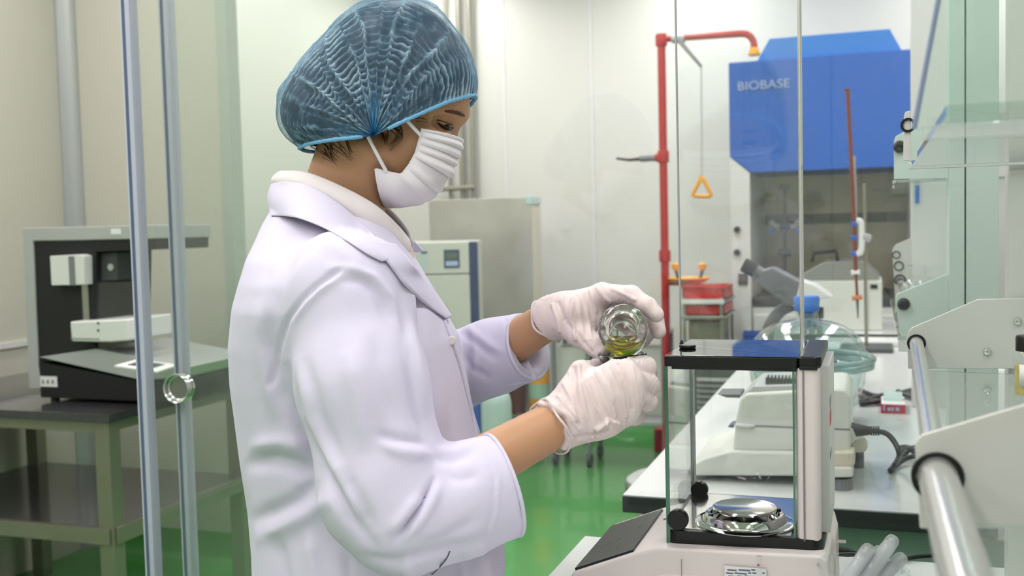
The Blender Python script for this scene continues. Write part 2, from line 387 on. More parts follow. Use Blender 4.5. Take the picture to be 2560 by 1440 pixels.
for k in range(3):
    a = q(106 + k * 12, 950, Y0); bx((a[0], Y0 - .0022, a[1] - .012), (a[0] + .008, Y0 - .0015, a[1])).build('print_mark', 'mid_grey', lab)
st_ = bx((q(278, 585, Y0)[0], Y0 - .0012, q(278, 586, Y0)[1]), (q(303, 585, Y0)[0], Y0 - .0002, q(278, 572, Y0)[1])).build('sticker', 'paper', ins)
MB().disc(PY(331, 580, Y0), .006, .004, (0, -1, 0), 16).build('power_button', 'dark_grey', ins)
for px_ in (120, 420):
    for yy in (Y0 + .03, Y1):
        MB().disc((q(px_, 972, Y0)[0], yy, TZ), .014, .0125, (0, 0, 1), 16).build('foot', 'black_plastic', ins)

# ------------------------------------------------------------------ benches
BZ = 0.85; BX0 = -0.42
def bench(name, label, x0, x1, y0, y1, drawers, legs=True):
    b = thing(name, label, 'bench', ((x0 + x1) / 2, (y0 + y1) / 2, 0))
    bx((x0, y0, BZ - .032), (x1, y1, BZ - .003)).build('worktop_edge', 'bench_edge', b, bevel=.002)
    bx((x0 + .001, y0 + .001, BZ - .004), (x1 - .001, y1 - .001, BZ)).build('worktop', 'bench_white', b, bevel=.0015)
    bx((x0 + .16, y0 + .05, .12), (x1 - .05, y1 - .03, BZ - .032)).build('cabinet_body', 'mint_cabinet', b, bevel=.002)
    w_ = (x1 - .05 - x0 - .16) / drawers
    for k in range(drawers):
        a = x0 + .16 + k * w_
        for z0_, z1_ in ((.60, BZ - .04), (.13, .592)):
            dr = bx((a + .003, y0 + .03, z0_), (a + w_ - .003, y0 + .05, z1_)).build('front_panel', 'mint_cabinet', b, bevel=.002)
    if legs:
        for ly in (y0 + .06, y1 - .1):
            pth = [(x0 + .20, ly, BZ - .05), (x0 + .07, ly, BZ - .05)] + [(x0 + .05 - .03 * sin(t), ly, BZ - .08 + .03 * cos(t)) for t in (0.2, .6, 1.0, 1.4)] + [(x0 + .02, ly, .4), (x0 + .02, ly, .02)]
            MB().tube(pth, .016, 12).build('leg', 'steel', b)
            MB().disc((x0 + .02, ly, 0), .022, .022).build('foot', 'black_plastic', b)
    return b
bench('lab_bench', 'white topped bench under the analytical balance in the foreground', BX0, 1.25, .22, 1.505, 3)
fb = bench('lab_bench', 'white worktop bench with dark edge under the desiccator and microscope', BX0, 1.25, 1.755, 4.22, 3)
bx((BX0 + .2, 4.205, BZ), (1.25, 4.22, BZ + .012)).build('end_lip', 'white_paint', fb, bevel=.002)
bench('lab_bench', 'rear white bench under the steel water bath before the fume hood', -.36, 1.25, 4.5, 5.12, 3, False)

# ------------------------------------------------------------------ analytical balance with open draught chamber
Yn, Yk = 1.20, 1.372
bl = thing('analytical_balance', 'analytical balance with black framed glass draught chamber and steel pan', 'balance', (-.2, 1.29, BZ))
xa = -.233; xb = -.088; xc = -.059
zt1 = PY(1662, 888, Yn)[2]; zt0 = zt1 - .013; zbt = PY(1668, 1322, Yn)[2]; zbb = PY(1668, 1362, Yn)[2] - .004
# housing
hp = poly([(1424, 1444), (1432, 1432), (1582, 1384), (1640, 1372), (1668, 1370), (2052, 1390), (2068, 1402), (2074, 1422)], Yn - .022)
hp = hp + [(hp[-1][0] + .002, BZ + .012), (hp[0][0] + .012, BZ + .012)]
MB().prism_y(hp, Yn - .022, Yk + .02).build('housing', 'balance_white', bl, bevel=.009, seg=4)
lowp = [(hp[0][0] + .05, BZ + .012), (hp[1][0] + .06, BZ + .05), (hp[2][0] + .02, hp[2][1] - .026), (hp[4][0], hp[4][1] - .03), (hp[5][0] - .045, hp[5][1] - .034), (hp[5][0] - .016, BZ + .052), (hp[5][0] - .012, BZ + .012)]
MB().prism_y(lowp, Yn - .0245, Yn - .015).build('side_inset', 'balance_white', bl, bevel=.002)
bx((q(1712, 1400, Yn)[0], Yn - .0250, BZ + .014), (q(1713.2, 1400, Yn)[0], Yn - .0244, q(1712, 1398, Yn - .024)[1])).build('seam', 'mid_grey', bl)
for fx in (hp[0][0] + .06, hp[-2][0] - .03):
    for fy in (Yn, Yk): MB().disc((fx, fy, BZ), .013, .0125, n=20).build('foot', 'dark_grey', bl)
# display panel on the sloping front
A = np.array([hp[1][0], 0, hp[1][1]]); B = np.array([hp[2][0], 0, hp[2][1]]); e_ = (B - A); L_ = np.linalg.norm(e_); e_ /= L_; nn = np.array([-e_[2], 0, e_[0]])
def on_panel(s, y, h): p = A + e_ * s * L_ + nn * h; return (p[0], y, p[2])
def pslab(s0, s1, y0, y1, h0, h1, nm, m, par, bv=0):
    v = [on_panel(s, y, h) for h in (h0, h1) for s, y in ((s0, y0), (s1, y0), (s1, y1), (s0, y1))]
    return MB().add(v, [(3, 2, 1, 0), (4, 5, 6, 7), (0, 1, 5, 4), (1, 2, 6, 5), (2, 3, 7, 6), (3, 0, 4, 7)]).build(nm, m, par, bevel=bv)
dp = pslab(.01, .99, Yn - .014, Yk - .002, -.002, .003, 'display_panel', 'display_black', bl, .0012)
for k, (s, y, w1, w2) in enumerate(((.3, 1.26, .05, .006), (.45, 1.27, .05, .006), (.75, 1.30, .03, .008), (.6, 1.22, .03, .006))):
    pslab(s, s + w1, y, y + w2, .003, .0033, 'key_symbol', 'dark_grey', dp)
# sticker with logo strokes beside the display
def top_pt(x, y, h):        # on the white shoulder right of the display
    A2 = np.array([hp[2][0], hp[2][1]]); B2 = np.array([hp[4][0], hp[4][1]]); t = (x - A2[0]) / (B2[0] - A2[0]); return (x, y, A2[1] + (B2[1] - A2[1]) * t + .002 + h)
def tslab(x0, x1, y0, y1, h, nm, m, par):
    v = [top_pt(x, y, hh) for hh in (0, h) for x, y in ((x0, y0), (x1, y0), (x1, y1), (x0, y1))]
    return MB().add(v, [(3, 2, 1, 0), (4, 5, 6, 7), (0, 1, 5, 4), (1, 2, 6, 5), (2, 3, 7, 6), (3, 0, 4, 7)]).build(nm, m, par, smooth=False)
lg = tslab(-.262, -.238, 1.315, 1.362, .0008, 'logo_sticker', 'paper', bl)
tslab(-.256, -.242, 1.322, 1.334, .0014, 'logo_mark', 'ink_blue', lg)
tslab(-.256, -.242, 1.342, 1.348, .0014, 'logo_mark', 'orange_brown', lg)
# chamber floor tray, mirror plate and pan
def rrect(x0, x1, y0, y1, r, n=6):
    out = []
    for cx_, cy_, a0 in ((x1 - r, y1 - r, 0), (x0 + r, y1 - r, pi / 2), (x0 + r, y0 + r, pi), (x1 - r, y0 + r, 1.5 * pi)):
        out += [(cx_ + r * cos(a0 + k * pi / 2 / n), cy_ + r * sin(a0 + k * pi / 2 / n)) for k in range(n + 1)]
    return out
MB().prism_z(rrect(xa - .002, xc + .003, Yn - .003, Yk + .004, .014), zbb, zbt).build('chamber_tray', 'black_plastic', bl, bevel=.0015)
bx((xa + .0042, Yn + .005, zbt - .001), (xb - .004, Yk - .004, zbt + .0012)).build('floor_plate', 'pan_steel', bl, bevel=.0005)
pc = PZ(1862, 1284, zbt + .012)
rg = MB().lathe([(.034, .000), (.0575, .000), (.0590, .0016), (.0560, .0034), (.049, .004), (.047, .010), (.0445, .0125), (.0405, .0115), (.039, .004), (.034, .003)], (pc[0], pc[1], zbt + .0012), n=64, closed=True).build('wind_ring', 'chrome', bl)
pn = MB().lathe([(.0, .0), (.010, .0), (.010, .014), (.034, .0145), (.0372, .0165), (.0378, .0185), (.0366, .0198), (.0345, .0194), (.033, .0188), (.0, .0188)], (pc[0], pc[1], zbt + .0012), n=64).build('weighing_pan', 'pan_steel', bl)
for a in np.linspace(0, 2 * pi, 4, endpoint=False):
    MB().disc((pc[0] + .0425 * cos(a + .5), pc[1] + .0425 * sin(a + .5), zbt + .006), .003, .009, n=10).build('pan_peg', 'black_plastic', rg)
# panes
def pane(lo, hi, nm='glass_pane'):
    p = bx(lo, hi).build(nm, 'clear_pane', bl, smooth=False); return p
zp1 = zt0
p1 = pane((xa, Yn, zbb + .002), (xa + .003, Yk, zp1), 'front_pane')
for y_ in (Yn - .0006, Yk - .001):
    bx((xa - .0004, y_, zbb + .002), (xa + .0034, y_ + .0016, zp1)).build('pane_edge', 'glass_edge', p1)
bx((xa - .0012, Yn - .001, zbb + .004), (xa + .0002, Yn + .0012, zp1)).build('pane_edge', 'glass_edge', p1)
p2 = pane((xa + .004, Yk - .003, zbt), (xb, Yk, zp1), 'rear_pane')
bx((xa + .0042, Yk - .0036, zbt), (xa + .0062, Yk + .0004, zp1)).build('pane_edge', 'paper', p2)
hb = PY(1750, 1222, Yk - .004); MB().lathe([(0, 0), (.0112, 0), (.0112, .008), (.0102, .0095), (0, .0095)], hb, (0, -1, 0), 32).build('pane_knob', 'black_plastic', p2)
p3 = pane((xb + .0005, Yn + .004, zbt), (xb + .003, Yk - .004, zp1), 'back_pane')
bx((xb - .0006, Yn - .001, zbt), (xb + .0014, Yn + .0025, zp1)).build('pane_edge', 'glass_edge', p3)
hf = PY(1697, 1296, Yn + .004); kb = MB().lathe([(0, 0), (.0122, 0), (.0122, .008), (.0112, .0095), (0, .0095)], hf, (0, -1, 0), 32).build('front_knob', 'black_plastic', bl)
# rear column and lid
MB().prism_z(rrect(xb + .003, xc, Yn - .002, Yk + .002, .008), zbt - .004, zp1 + .001).build('rear_column', 'balance_white', bl, bevel=.0008)
bx((xb + .0105, Yn - .0034, zbt - .002), (xb + .0122, Yn - .0016, zp1)).build('column_groove', 'mid_grey', bl)
bx((xc - .0003, Yn + .03, zbt + .0), (xc + .009, Yk, zp1)).build('column_side', 'white_plate', bl, bevel=.001)
for z_, hh, m_ in ((1.104, .012, 'mid_grey'), (1.084, .016, 'crimson'), (1.045, .008, 'mid_grey')):
    bx((xc + .0088, Yn + .035, z_), (xc + .0094, Yn + .07, z_ + hh)).build('side_sticker', m_, bl)
MB().prism_z(rrect(xa - .001, xb + .006, Yn - .002, Yk + .003, .004), zt0, zt1 - .001).build('lid_frame', 'black_plastic', bl, bevel=.001)
bx((xa + .001, Yn + .0005, zt1 - .001), (xb + .0055, Yk + .001, zt1)).build('lid_glass', 'black_glass', bl, bevel=.0004)
bx((xa + .008, Yn - .0012, zt0 - .003), (xb + .004, Yn + .004, zt0)).build('lid_rail', 'black_plastic', bl, bevel=.0006)
cpz = zt1 + .001
MB().prism_z([(xb + .0065, Yn - .003), (xc - .004, Yn - .003), (xc + .002, Yn + .004), (xc + .002, Yk + .004), (xb + .0065, Yk + .004)], zt0 + .002, cpz).build('column_cap', 'black_plastic', bl, bevel=.0025, seg=3)
bx((xb + .007, Yn - .0045, zt0 - .001), (xc - .002, Yn + .01, zt0 + .004)).build('cap_latch', 'black_plastic', bl, bevel=.0015)
# level housing with eyelet behind the column
rp = poly([(2058, 1296), (2080, 1312), (2092, 1330), (2096, 1440), (2060, 1440)], Yk - .05); rp[-1] = (rp[-1][0], BZ + .015); rp[-2] = (rp[-2][0], BZ + .015)
MB().prism_y(rp, Yk - .09, Yk + .0).build('rear_housing', 'balance_white', bl, bevel=.004, seg=3)
ec = PY(2096, 1353, Yk - .05); MB().lathe([(.004, -.002), (.009, -.002), (.009, .002), (.004, .002)], ec, (0, .3, 1), 24, closed=True).build('eyelet', 'balance_white', bl)
# printed service label
lY = Yn - .0252
lp = bx((q(1811, 1416, lY)[0], lY - .0004, q(1811, 1470, lY)[1]), (q(1916, 1416, lY)[0], lY, q(1811, 1414, lY)[1])).build('service_label', 'paper', bl, smooth=False)
for row, words in enumerate((((1818, 1842), (1846, 1876), (1878, 1888)), ((1815, 1833), (1836, 1867), (1870, 1878), (1881, 1891), (1906, 1912)), ((1821, 1840), (1843, 1858), (1861, 1890)))):
    for a, b_ in words:
        zz = q(a, 1422.5 + row * 8, lY)[1] + (a - 1815) * -.000001
        bx((q(a, 1420, lY)[0], lY - .0005, zz - .0016), (q(b_, 1420, lY)[0], lY - .0004, zz + .0002)).build('print_line', 'ink', lp, smooth=False)
# thin glass strip clipped over the label
tsx = PY(1898, 1440, lY - .006)
ts = thing('glass_tube', 'thin clear sample tube with a red mark leaning on the balance label', 'tube', (tsx[0], lY - .014, BZ))
MB().tube([(tsx[0], lY - .012, BZ + .001), PY(1898, 1390, lY - .006)], .0036, 14).build('tube_wall', 'thin_clear', ts)
MB().tube([PY(1896, 1411, lY - .0062), PY(1896, 1415, lY - .0062)], .0012, 8).build('red_mark', 'crimson', ts)
# tall glass pane standing in the lid slot
gz0 = zt1 + .0005
gl_ = PZ(1702, 862, gz0); gr_ = PZ(2006, 891, gz0)
tp = thing('tall_glass_pane', 'tall clear pane with bright metal edges standing on the balance lid', 'glass pane', ((gl_[0] + gr_[0]) / 2, (gl_[1] + gr_[1]) / 2, gz0))
dv = (gr_ - gl_); dv /= np.linalg.norm(dv); nv = np.array([-dv[1], dv[0], 0]) * .0015; H_ = np.array([0, 0, .47])
v = [gl_ - nv, gr_ - nv, gr_ + nv, gl_ + nv]; v += [p + H_ for p in v]
MB().add(v, [(3, 2, 1, 0), (4, 5, 6, 7), (0, 1, 5, 4), (1, 2, 6, 5), (2, 3, 7, 6), (3, 0, 4, 7)]).build('pane', 'clear_pane', tp, smooth=False)
MB().tube([gl_, gl_ + H_], .0014, 10).build('metal_edge', 'silver_paint', tp)
MB().tube([gr_ + np.array([0, 0, .0005]), gr_ + H_], .0024, 12).build('metal_edge', 'chrome', tp)
MB().lathe([(0, 0), (.0098, 0), (.0105, .0015), (.0098, .0035), (0, .0035)], PZ(1719, 869, gz0), (0, 0, 1), 32).build('foot_disc', 'black_plastic', tp)
MB().tube([gl_ + np.array([0.001, 0, .001]), gl_ + np.array([0.001, 0, .006])], [.003, .0012], 10).build('foot_clip', 'black_plastic', tp)

# ------------------------------------------------------------------ older bench balance on the far bench
Ya = PZ(2100, 1224, BZ)[1] - .02
ob = thing('bench_balance', 'older off-white bench balance with cream base seen through the glass chamber', 'balance', (q(1930, 1200, Ya)[0], Ya + .12, BZ))
Yb_ = Ya + .26
base = poly([(1716, 1190), (1722, 1166), (1762, 1146), (1828, 1128), (2060, 1132), (2128, 1138), (2134, 1192)], Ya + .02)
MB().prism_y(base, Ya + .02, Yb_).build('base', 'offwhite', ob, bevel=.005, seg=3)
up_ = poly([(1832, 1128), (1838, 1060), (1850, 998), (1866, 984), (2092, 972), (2112, 974), (2126, 990), (2127, 1058), (2126, 1130)], Ya + .035)
MB().prism_y(up_, Ya + .035, Yb_ - .01).build('cover', 'offwhite', ob, bevel=.006, seg=3)
bx((q(1836, 1062, Ya)[0], Ya + .0338, q(1836, 1064, Ya + .035)[1]), (q(2126, 1062, Ya + .035)[0], Ya + .0352, q(1836, 1061, Ya + .035)[1])).build('seam', 'mid_grey', ob)
vt = MB().prism_y(poly([(1852, 992), (1884, 966), (2040, 962), (2040, 984)], Ya + .05), Ya + .05, Yb_ - .03).build('vent_cover', 'light_grey', ob, bevel=.003)
for k in range(9):
    a = q(1914 + k * 9, 968, Ya + .07)
    bx((a[0], Ya + .07, up_[4][1] - .003), (a[0] + .0025, Ya + .12, up_[4][1] + .0105)).build('vent_slot', 'dark_grey', vt)
MB().prism_y(poly([(1793, 985), (1802, 986), (1850, 986), (1850, 995), (1815, 994)], Ya + .05), Ya + .05, Ya + .12).build('lever', 'dark_grey', ob, bevel=.002)
MB().prism_y(poly([(1833, 1066), (1838, 1060), (1880, 1062), (1888, 1066), (1870, 1070)], Ya + .026), Ya + .026, Ya + .036).build('grip_lip', 'white_paint', ob, bevel=.002)
MB().prism_y(poly([(1818, 1068), (1826, 1062), (1836, 1062), (1834, 1070)], Ya + .05), Ya + .05, Ya + .09).build('tab', 'navy', ob, bevel=.001)
MB().prism_y(poly([(2058, 1132), (2136, 1130), (2138, 1160), (2126, 1172), (2060, 1172)], Ya + .01), Ya + .01, Ya + .06).build('foot_boss', 'cream', ob, bevel=.004, seg=3)
MB().prism_y(poly([(2062, 1168), (2132, 1168), (2134, 1194), (2070, 1196)], Ya + .004), Ya + .004, Ya + .06).build('foot_collar', 'offwhite', ob, bevel=.005, seg=3)
def knurled(c, r, h, nm, m, par, n=36):
    mb = MB(); pts = [(r * (1 + .04 * (k % 2)) * cos(2 * pi * k / n), r * (1 + .04 * (k % 2)) * sin(2 * pi * k / n)) for k in range(n)]
    mb.prism_z([(c[0] + a, c[1] + b) for a, b in pts], c[2], c[2] + h); return mb.build(nm, m, par, ang=20)
fx = q(2102, 1210, Ya + .028)[0]; fr_ = abs(q(2132, 1210, Ya)[0] - q(2072, 1210, Ya)[0]) / 2
knurled((fx, Ya + .03, BZ), fr_, .020, 'levelling_foot', 'mid_grey', ob)
knurled((q(1745, 1210, Ya + .028)[0], Ya + .05, BZ), fr_ * .8, .022, 'levelling_foot', 'mid_grey', ob)
knurled((q(2150, 1175, Ya + .1)[0] - .004, Yb_ - .06, BZ), fr_ * .5, .05, 'levelling_foot', 'mid_grey', ob)
MB().lathe([(0, 0), (.021, 0), (.024, .006), (.024, .016), (.020, .022), (0, .022)], (q(2146, 1150, Ya + .1)[0] - .008, Ya + .12, BZ + .05), (0, 0, 1), 28).build('level_knob', 'cream', ob)
MB().prism_y(poly([(2118, 1070), (2132, 1074), (2140, 1096), (2128, 1112), (2120, 1110)], Ya + .06), Ya + .06, Ya + .1).build('socket', 'offwhite', ob, bevel=.002)
# power lead of the older balance
pw = thing('power_cable', 'black power cable plugged into the older balance and curling to the rack', 'cable', tuple(PZ(2250, 1160, BZ)))
pl = MB().tube([PY(2122, 1073, Ya + .08), PY(2150, 1076, Ya + .08), PY(2180, 1077, Ya + .08)], [.013, .011, .007], 12).build('plug', 'cable_black', pw)
for k in range(4):
    MB().disc(PY(2176 + k * 6, 1077, Ya + .08), .0085, .003, (1, 0, 0), 12).build('strain_ring', 'cable_black', pl)
pts = [PY(2180, 1077, Ya + .08), PY(2214, 1083, Ya + .08), PY(2236, 1105, Ya + .07), PY(2248, 1135, Ya + .06), PZ(2240, 1156, BZ + .02), PZ(2225, 1176, BZ + .006), PZ(2236, 1168, BZ + .006), PZ(2262, 1148, BZ + .012), PZ(2292, 1140, BZ + .02), PZ(2330, 1150, BZ + .008)]
MB().tube(spline(pts, 8), .0048, 10).build('lead', 'cable_black', pw)
for k, (ax_, bx_) in enumerate((((2246, 1120), (2300, 1150)), ((2250, 1150), (2305, 1122)), ((2248, 1136), (2310, 1136)))):
    p0 = PZ(ax_[0], ax_[1], BZ + .006); p1 = PZ(bx_[0], bx_[1], BZ + .012 + .006 * k)
    MB().tube(spline([p0, (p0 + p1) / 2 + np.array([0, 0, .012]), p1], 6), .005, 10).build('coil', 'cable_black', pw)

# ------------------------------------------------------------------ glass desiccator
Yd = 2.52; dcx = q(2018, 905, Yd)[0]
def zd(py): return q(2018, py, Yd)[1]
def rd(w): return abs(q(2018 + w, 905, Yd)[0] - dcx)
ds = thing('desiccator', 'round glass desiccator bowl with domed lid and blue stopper', 'desiccator', (dcx, Yd, BZ))
zf = zd(902); zb0 = BZ + .001
outer = [(0, zb0), (rd(96), zb0), (rd(112), zb0 + .012), (rd(128), zb0 + .045), (rd(146), zf - .045), (rd(150), zf - .02), (rd(170), zf - .014), (rd(171), zf - .002)]
inner = [(rd(142), zf - .002), (rd(138), zf - .03), (rd(120), zb0 + .05), (rd(100), zb0 + .018), (0, zb0 + .014)]
MB().lathe([(r, z - BZ) for r, z in outer + inner], (dcx, Yd, BZ), n=64).build('bowl', 'glass_teal', ds, ang=60)
ztop = zd(802)
hd = ztop - zf
dome = [(rd(171), zf - .001), (rd(172), zf + .012), (rd(160), zf + .018), (rd(146), zf + .024)] + [(rd(146) * cos(t) * 1.0 + rd(26) * (1 - cos(t)) * (t / 1.35), zf + .024 + (hd - .024) * sin(t) / sin(1.35)) for t in np.linspace(.12, 1.35, 14)]
nk = [(rd(30), ztop + .004), (rd(26), zd(782)), (rd(30), zd(776)), (rd(22), zd(776)), (rd(20), ztop)]
din = [(max(r - .006, rd(20)), z - .006) for r, z in reversed(dome[4:])] + [(rd(138), zf + .012), (rd(138), zf - .001)]
MB().lathe([(r, z - BZ) for r, z in dome + nk + din], (dcx, Yd, BZ), n=64, closed=True).build('lid', 'glass_teal', ds, ang=60)
MB().lathe([(0, zd(790) - BZ), (rd(19), zd(790) - BZ), (rd(22), zd(778) - BZ), (rd(31), zd(777) - BZ), (rd(33), zd(745) - BZ), (rd(30), zd(740) - BZ), (0, zd(740) - BZ)], (dcx, Yd, BZ), n=36).build('stopper', 'blue_stopper', ds)
for z_, rr_, tr_ in ((zf + .006, rd(166), .0075), (zf - .009, rd(163), .0068)):
    MB().tube([(dcx + rr_ * cos(t), Yd + rr_ * sin(t), z_) for t in np.linspace(0, 2 * pi, 65)], tr_, 12, cap=False).build('flange', 'flange_glass', ds)
MB().lathe([(0, .045), (rd(128), .045), (rd(128), .049), (0, .049)], (dcx, Yd, BZ), n=48).build('plate', 'pale_teal', ds)

# ------------------------------------------------------------------ microscope behind it
Ym = 3.05
mo = q(1985, 850, Ym)
ms = thing('microscope', 'grey binocular microscope with white head behind the desiccator', 'microscope', (mo[0], Ym, BZ))
body = poly([(1930, 668), (2000, 704), (1986, 766), (1968, 764), (1888, 708), (1902, 676)], Ym - .05)
MB().prism_y(body, Ym - .05, Ym + .05).build('eyepiece_housing', 'scope_grey', ms, bevel=.008, seg=3)
for yy in (Ym - .032, Ym + .032):
    e0 = PY(1925, 698, yy); e1 = PY(1888, 676, yy); e2 = PY(1858, 661, yy)
    tb_ = MB().tube([e0, e1], .017, 18).build('eyepiece_tube', 'scope_grey', ms); MB().tube([e1, e1 + (e2 - e1) * .96, e2], [.021, .021, .018], 18).build('rubber_eyecup', 'black_matte', tb_)
MB().prism_y(poly([(1992, 706), (2003, 700), (2040, 712), (2082, 744), (2046, 750), (1980, 768)], Ym - .045), Ym - .045, Ym + .045).build('head', 'white_paint', ms, bevel=.012, seg=4)
MB().tube(spline([PY(1992, 758, Ym), PY(1955, 775, Ym), PY(1930, 805, Ym), PY(1918, 845, Ym), np.array([q(1918, 845, Ym)[0], Ym, BZ + .03])], 8), .018, 14).build('arm', 'scope_grey', ms)
MB().disc(PY(2030, 795, Ym), .032, .03, (0, 0, 1)).build('nosepiece', 'dark_grey', ms)
for k in (-1, 0, 1):
    c = PY(2030 + k * 14, 797, Ym); MB().tube([c, c + np.array([k * .008, 0, -.045])], [.011, .008], 14).build('objective', 'steel', ms)
bx((mo[0] - .07, Ym - .09, BZ), (mo[0] + .14, Ym + .09, BZ + .035)).build('base', 'scope_grey', ms, bevel=.01, seg=3)
bx((mo[0] - .03, Ym - .07, BZ + .075), (mo[0] + .12, Ym + .07, BZ + .088)).build('stage', 'dark_grey', ms, bevel=.003)
bx((mo[0] - .04, Ym - .02, BZ + .03), (mo[0] - .01, Ym + .02, BZ + .09)).build('stage_bracket', 'scope_grey', ms, bevel=.003)

# ------------------------------------------------------------------ burette on its stand
Yu = 3.9
ub = PY(2166, 850, Yu)
bs = thing('burette_stand', 'tall rod stand with white double clamp holding a brown burette', 'stand', (ub[0], Yu + .03, BZ))
bx((ub[0] - .09, Yu - .06, BZ), (ub[0] + .09, Yu + .12, BZ + .016)).build('base', 'dark_grey', bs, bevel=.004)
MB().tube([np.array([ub[0], Yu + .03, BZ + .01]), PY(2160, 458, Yu + .03)], .006, 12).build('rod', 'steel_dull', bs)
cl = MB().tube(spline([PY(2141, 552, Yu), PY(2152, 556, Yu), PY(2154, 590, Yu), PY(2152, 628, Yu), PY(2141, 634, Yu)], 6), .011, 12).build('clamp', 'white_paint', bs)
MB().tube([PY(2152, 592, Yu), PY(2172, 596, Yu + .02)], .015, 12).build('boss', 'light_grey', cl)
for py_ in (560, 594, 634):
    MB().tube([PY(2128, py_, Yu), PY(2142, py_, Yu)], .011, 12).build('clamp_jaw', 'blue_plastic', cl)
bu = thing('burette', 'long brown glass burette with orange stopcock held upright by the stand', 'burette', tuple(PY(2143, 760, Yu)))
MB().tube([PY(2119, 226, Yu), PY(2132, 480, Yu), PY(2140, 690, Yu)], .0072, 14).build('tube', 'copper_liquid', bu)
MB().disc(PY(2118, 228, Yu), .011, .008, (0, 0, 1), 16).build('rim', 'copper_liquid', bu)
MB().tube([PY(2134, 390, Yu + .02), PY(2139, 560, Yu + .02)], .006, 12).build('scale_back', 'light_grey', bu)
MB().tube([PY(2140, 690, Yu), PY(2143, 742, Yu)], .005, 12).build('lower_tube', 'copper_liquid', bu)
MB().tube([PY(2128, 682, Yu), PY(2150, 680, Yu)], .009, 12).build('joint', 'white_paint', bu)
MB().tube([PY(2130, 746, Yu), PY(2156, 742, Yu)], .009, 12).build('stopcock', 'orange_brown', bu)
MB().tube([PY(2143, 742, Yu), PY(2145, 796, Yu)], [.006, .002], 12).build('tip', 'dark_grey', bu)

# ------------------------------------------------------------------ water bath on the rear bench
Yw = 4.62
wbx0 = q(1992, 850, Yw)[0]; wbx1 = q(2206, 850, Yw)[0]
wb = thing('water_bath', 'pale water bath with sloping steel lid and black handle', 'water bath', ((wbx0 + wbx1) / 2, Yw + .17, BZ))
zl = q(2100, 702, Yw)[1]
bx((wbx0, Yw, BZ), (wbx1, Yw + .34, zl)).build('tank', 'offwhite', wb, bevel=.006)
zr = q(2090, 652, Yw + .17)[1]
x_ = [wbx0 + .01, wbx0 + .08, (wbx0 + wbx1) / 2 - .06, (wbx0 + wbx1) / 2 + .1, wbx1 - .05, wbx1 - .012]
MB().prism_y([(x_[0], zl), (x_[0], zl + .02), (x_[2], zr), (x_[3], zr + .004), (x_[5], zl + .02), (x_[5], zl)], Yw + .006, Yw + .334).build('lid', 'steel', wb, bevel=.003)
h0 = PY(2030, 655, Yw + .15); h1 = PY(2094, 652, Yw + .15)
MB().tube([h0, PY(2034, 632, Yw + .15), PY(2090, 626, Yw + .15), h1], .010, 8).build('lid_handle', 'black_plastic', wb)
bx((q(2176, 716, Yw)[0], Yw - .004, q(2176, 722, Yw)[1]), (q(2194, 716, Yw)[0], Yw, q(2176, 711, Yw)[1])).build('switch', 'black_plastic', wb)
bx((q(2176, 716, Yw)[0], Yw - .004, q(2176, 850, Yw)[1]), (q(2194, 716, Yw)[0], Yw, q(2176, 842, Yw)[1])).build('drain', 'black_plastic', wb)
bx((q(2171, 716, Yw)[0], Yw - .0015, BZ + .002), (q(2172.5, 716, Yw)[0], Yw, zl - .004)).build('seam', 'light_grey', wb)

# ------------------------------------------------------------------ small red box with a label and cables
Yr = PZ(2230, 1034, BZ)[1]
rx0, rx1 = q(2203, 1020, Yr)[0], q(2264, 1020, Yr)[0]
rb = thing('carton', 'small crimson and white carton lying on the far bench by the cables', 'box', ((rx0 + rx1) / 2, Yr + .06, BZ))
zr1 = q(2230, 1011, Yr)[1]
bx((rx0, Yr, BZ), (rx1, Yr + .12, zr1 - .001)).build('tray', 'crimson', rb, bevel=.001)
bx((rx0 + .001, Yr + .002, zr1 - .001), (rx1 - .001, Yr + .12, zr1)).build('lid', 'paper', rb)
a = q(2207, 1026, Yr); 
for k, (w1, h1_) in enumerate(((.004, .013), (.008, .007), (.005, .008), (.008, .008))):
    bx((a[0] + .001 + k * .0095, Yr - .0004, a[1]), (a[0] + .001 + k * .0095 + w1, Yr, a[1] + h1_)).build('faded_lettering', 'logo_white', rb)
kb = thing('tape_tag', 'pale folded tag standing on the crimson carton', 'tag', ((rx0 + rx1) / 2, Yr + .08, zr1))
tz = q(2230, 982, Yr + .07)[1]
MB().prism_x([(Yr + .05, zr1 + .0005), (Yr + .085, tz), (Yr + .09, tz), (Yr + .1, zr1 + .0005), (Yr + .095, zr1 + .0005), (Yr + .087, tz - .008), (Yr + .055, zr1 + .0005)], (rx0 + rx1) / 2 - .022, (rx0 + rx1) / 2 + .022).build('folded_sheet', 'pale_teal', kb, smooth=False)
cb = thing('cable_bundle', 'black cables crossing the far bench behind the crimson carton', 'cable', tuple(PZ(2220, 985, BZ)))
for pts in (((2150, 975), (2190, 990), (2240, 985), (2300, 968)), ((2150, 1005), (2185, 995), (2225, 985), (2300, 990)), ((2150, 1010), (2190, 1005), (2215, 995)), ((2245, 978), (2270, 990), (2305, 998)), ((2150, 990), (2170, 1000), (2195, 1002))):
    MB().tube(spline([PZ(x, y, BZ + .007 + .006 * random.random()) for x, y in pts], 6), .0065, 10).build('cable', 'cable_black', cb)
sb = bx((q(2140, 905, 3.7)[0], 4.04, BZ), (q(2285, 880, 3.7)[0] + .1, 4.19, BZ + .02)).build('white_tray', 'white_paint', None, bevel=.006, seg=3)
tag(sb, 'shallow white tray at the far end of the worktop', 'tray')

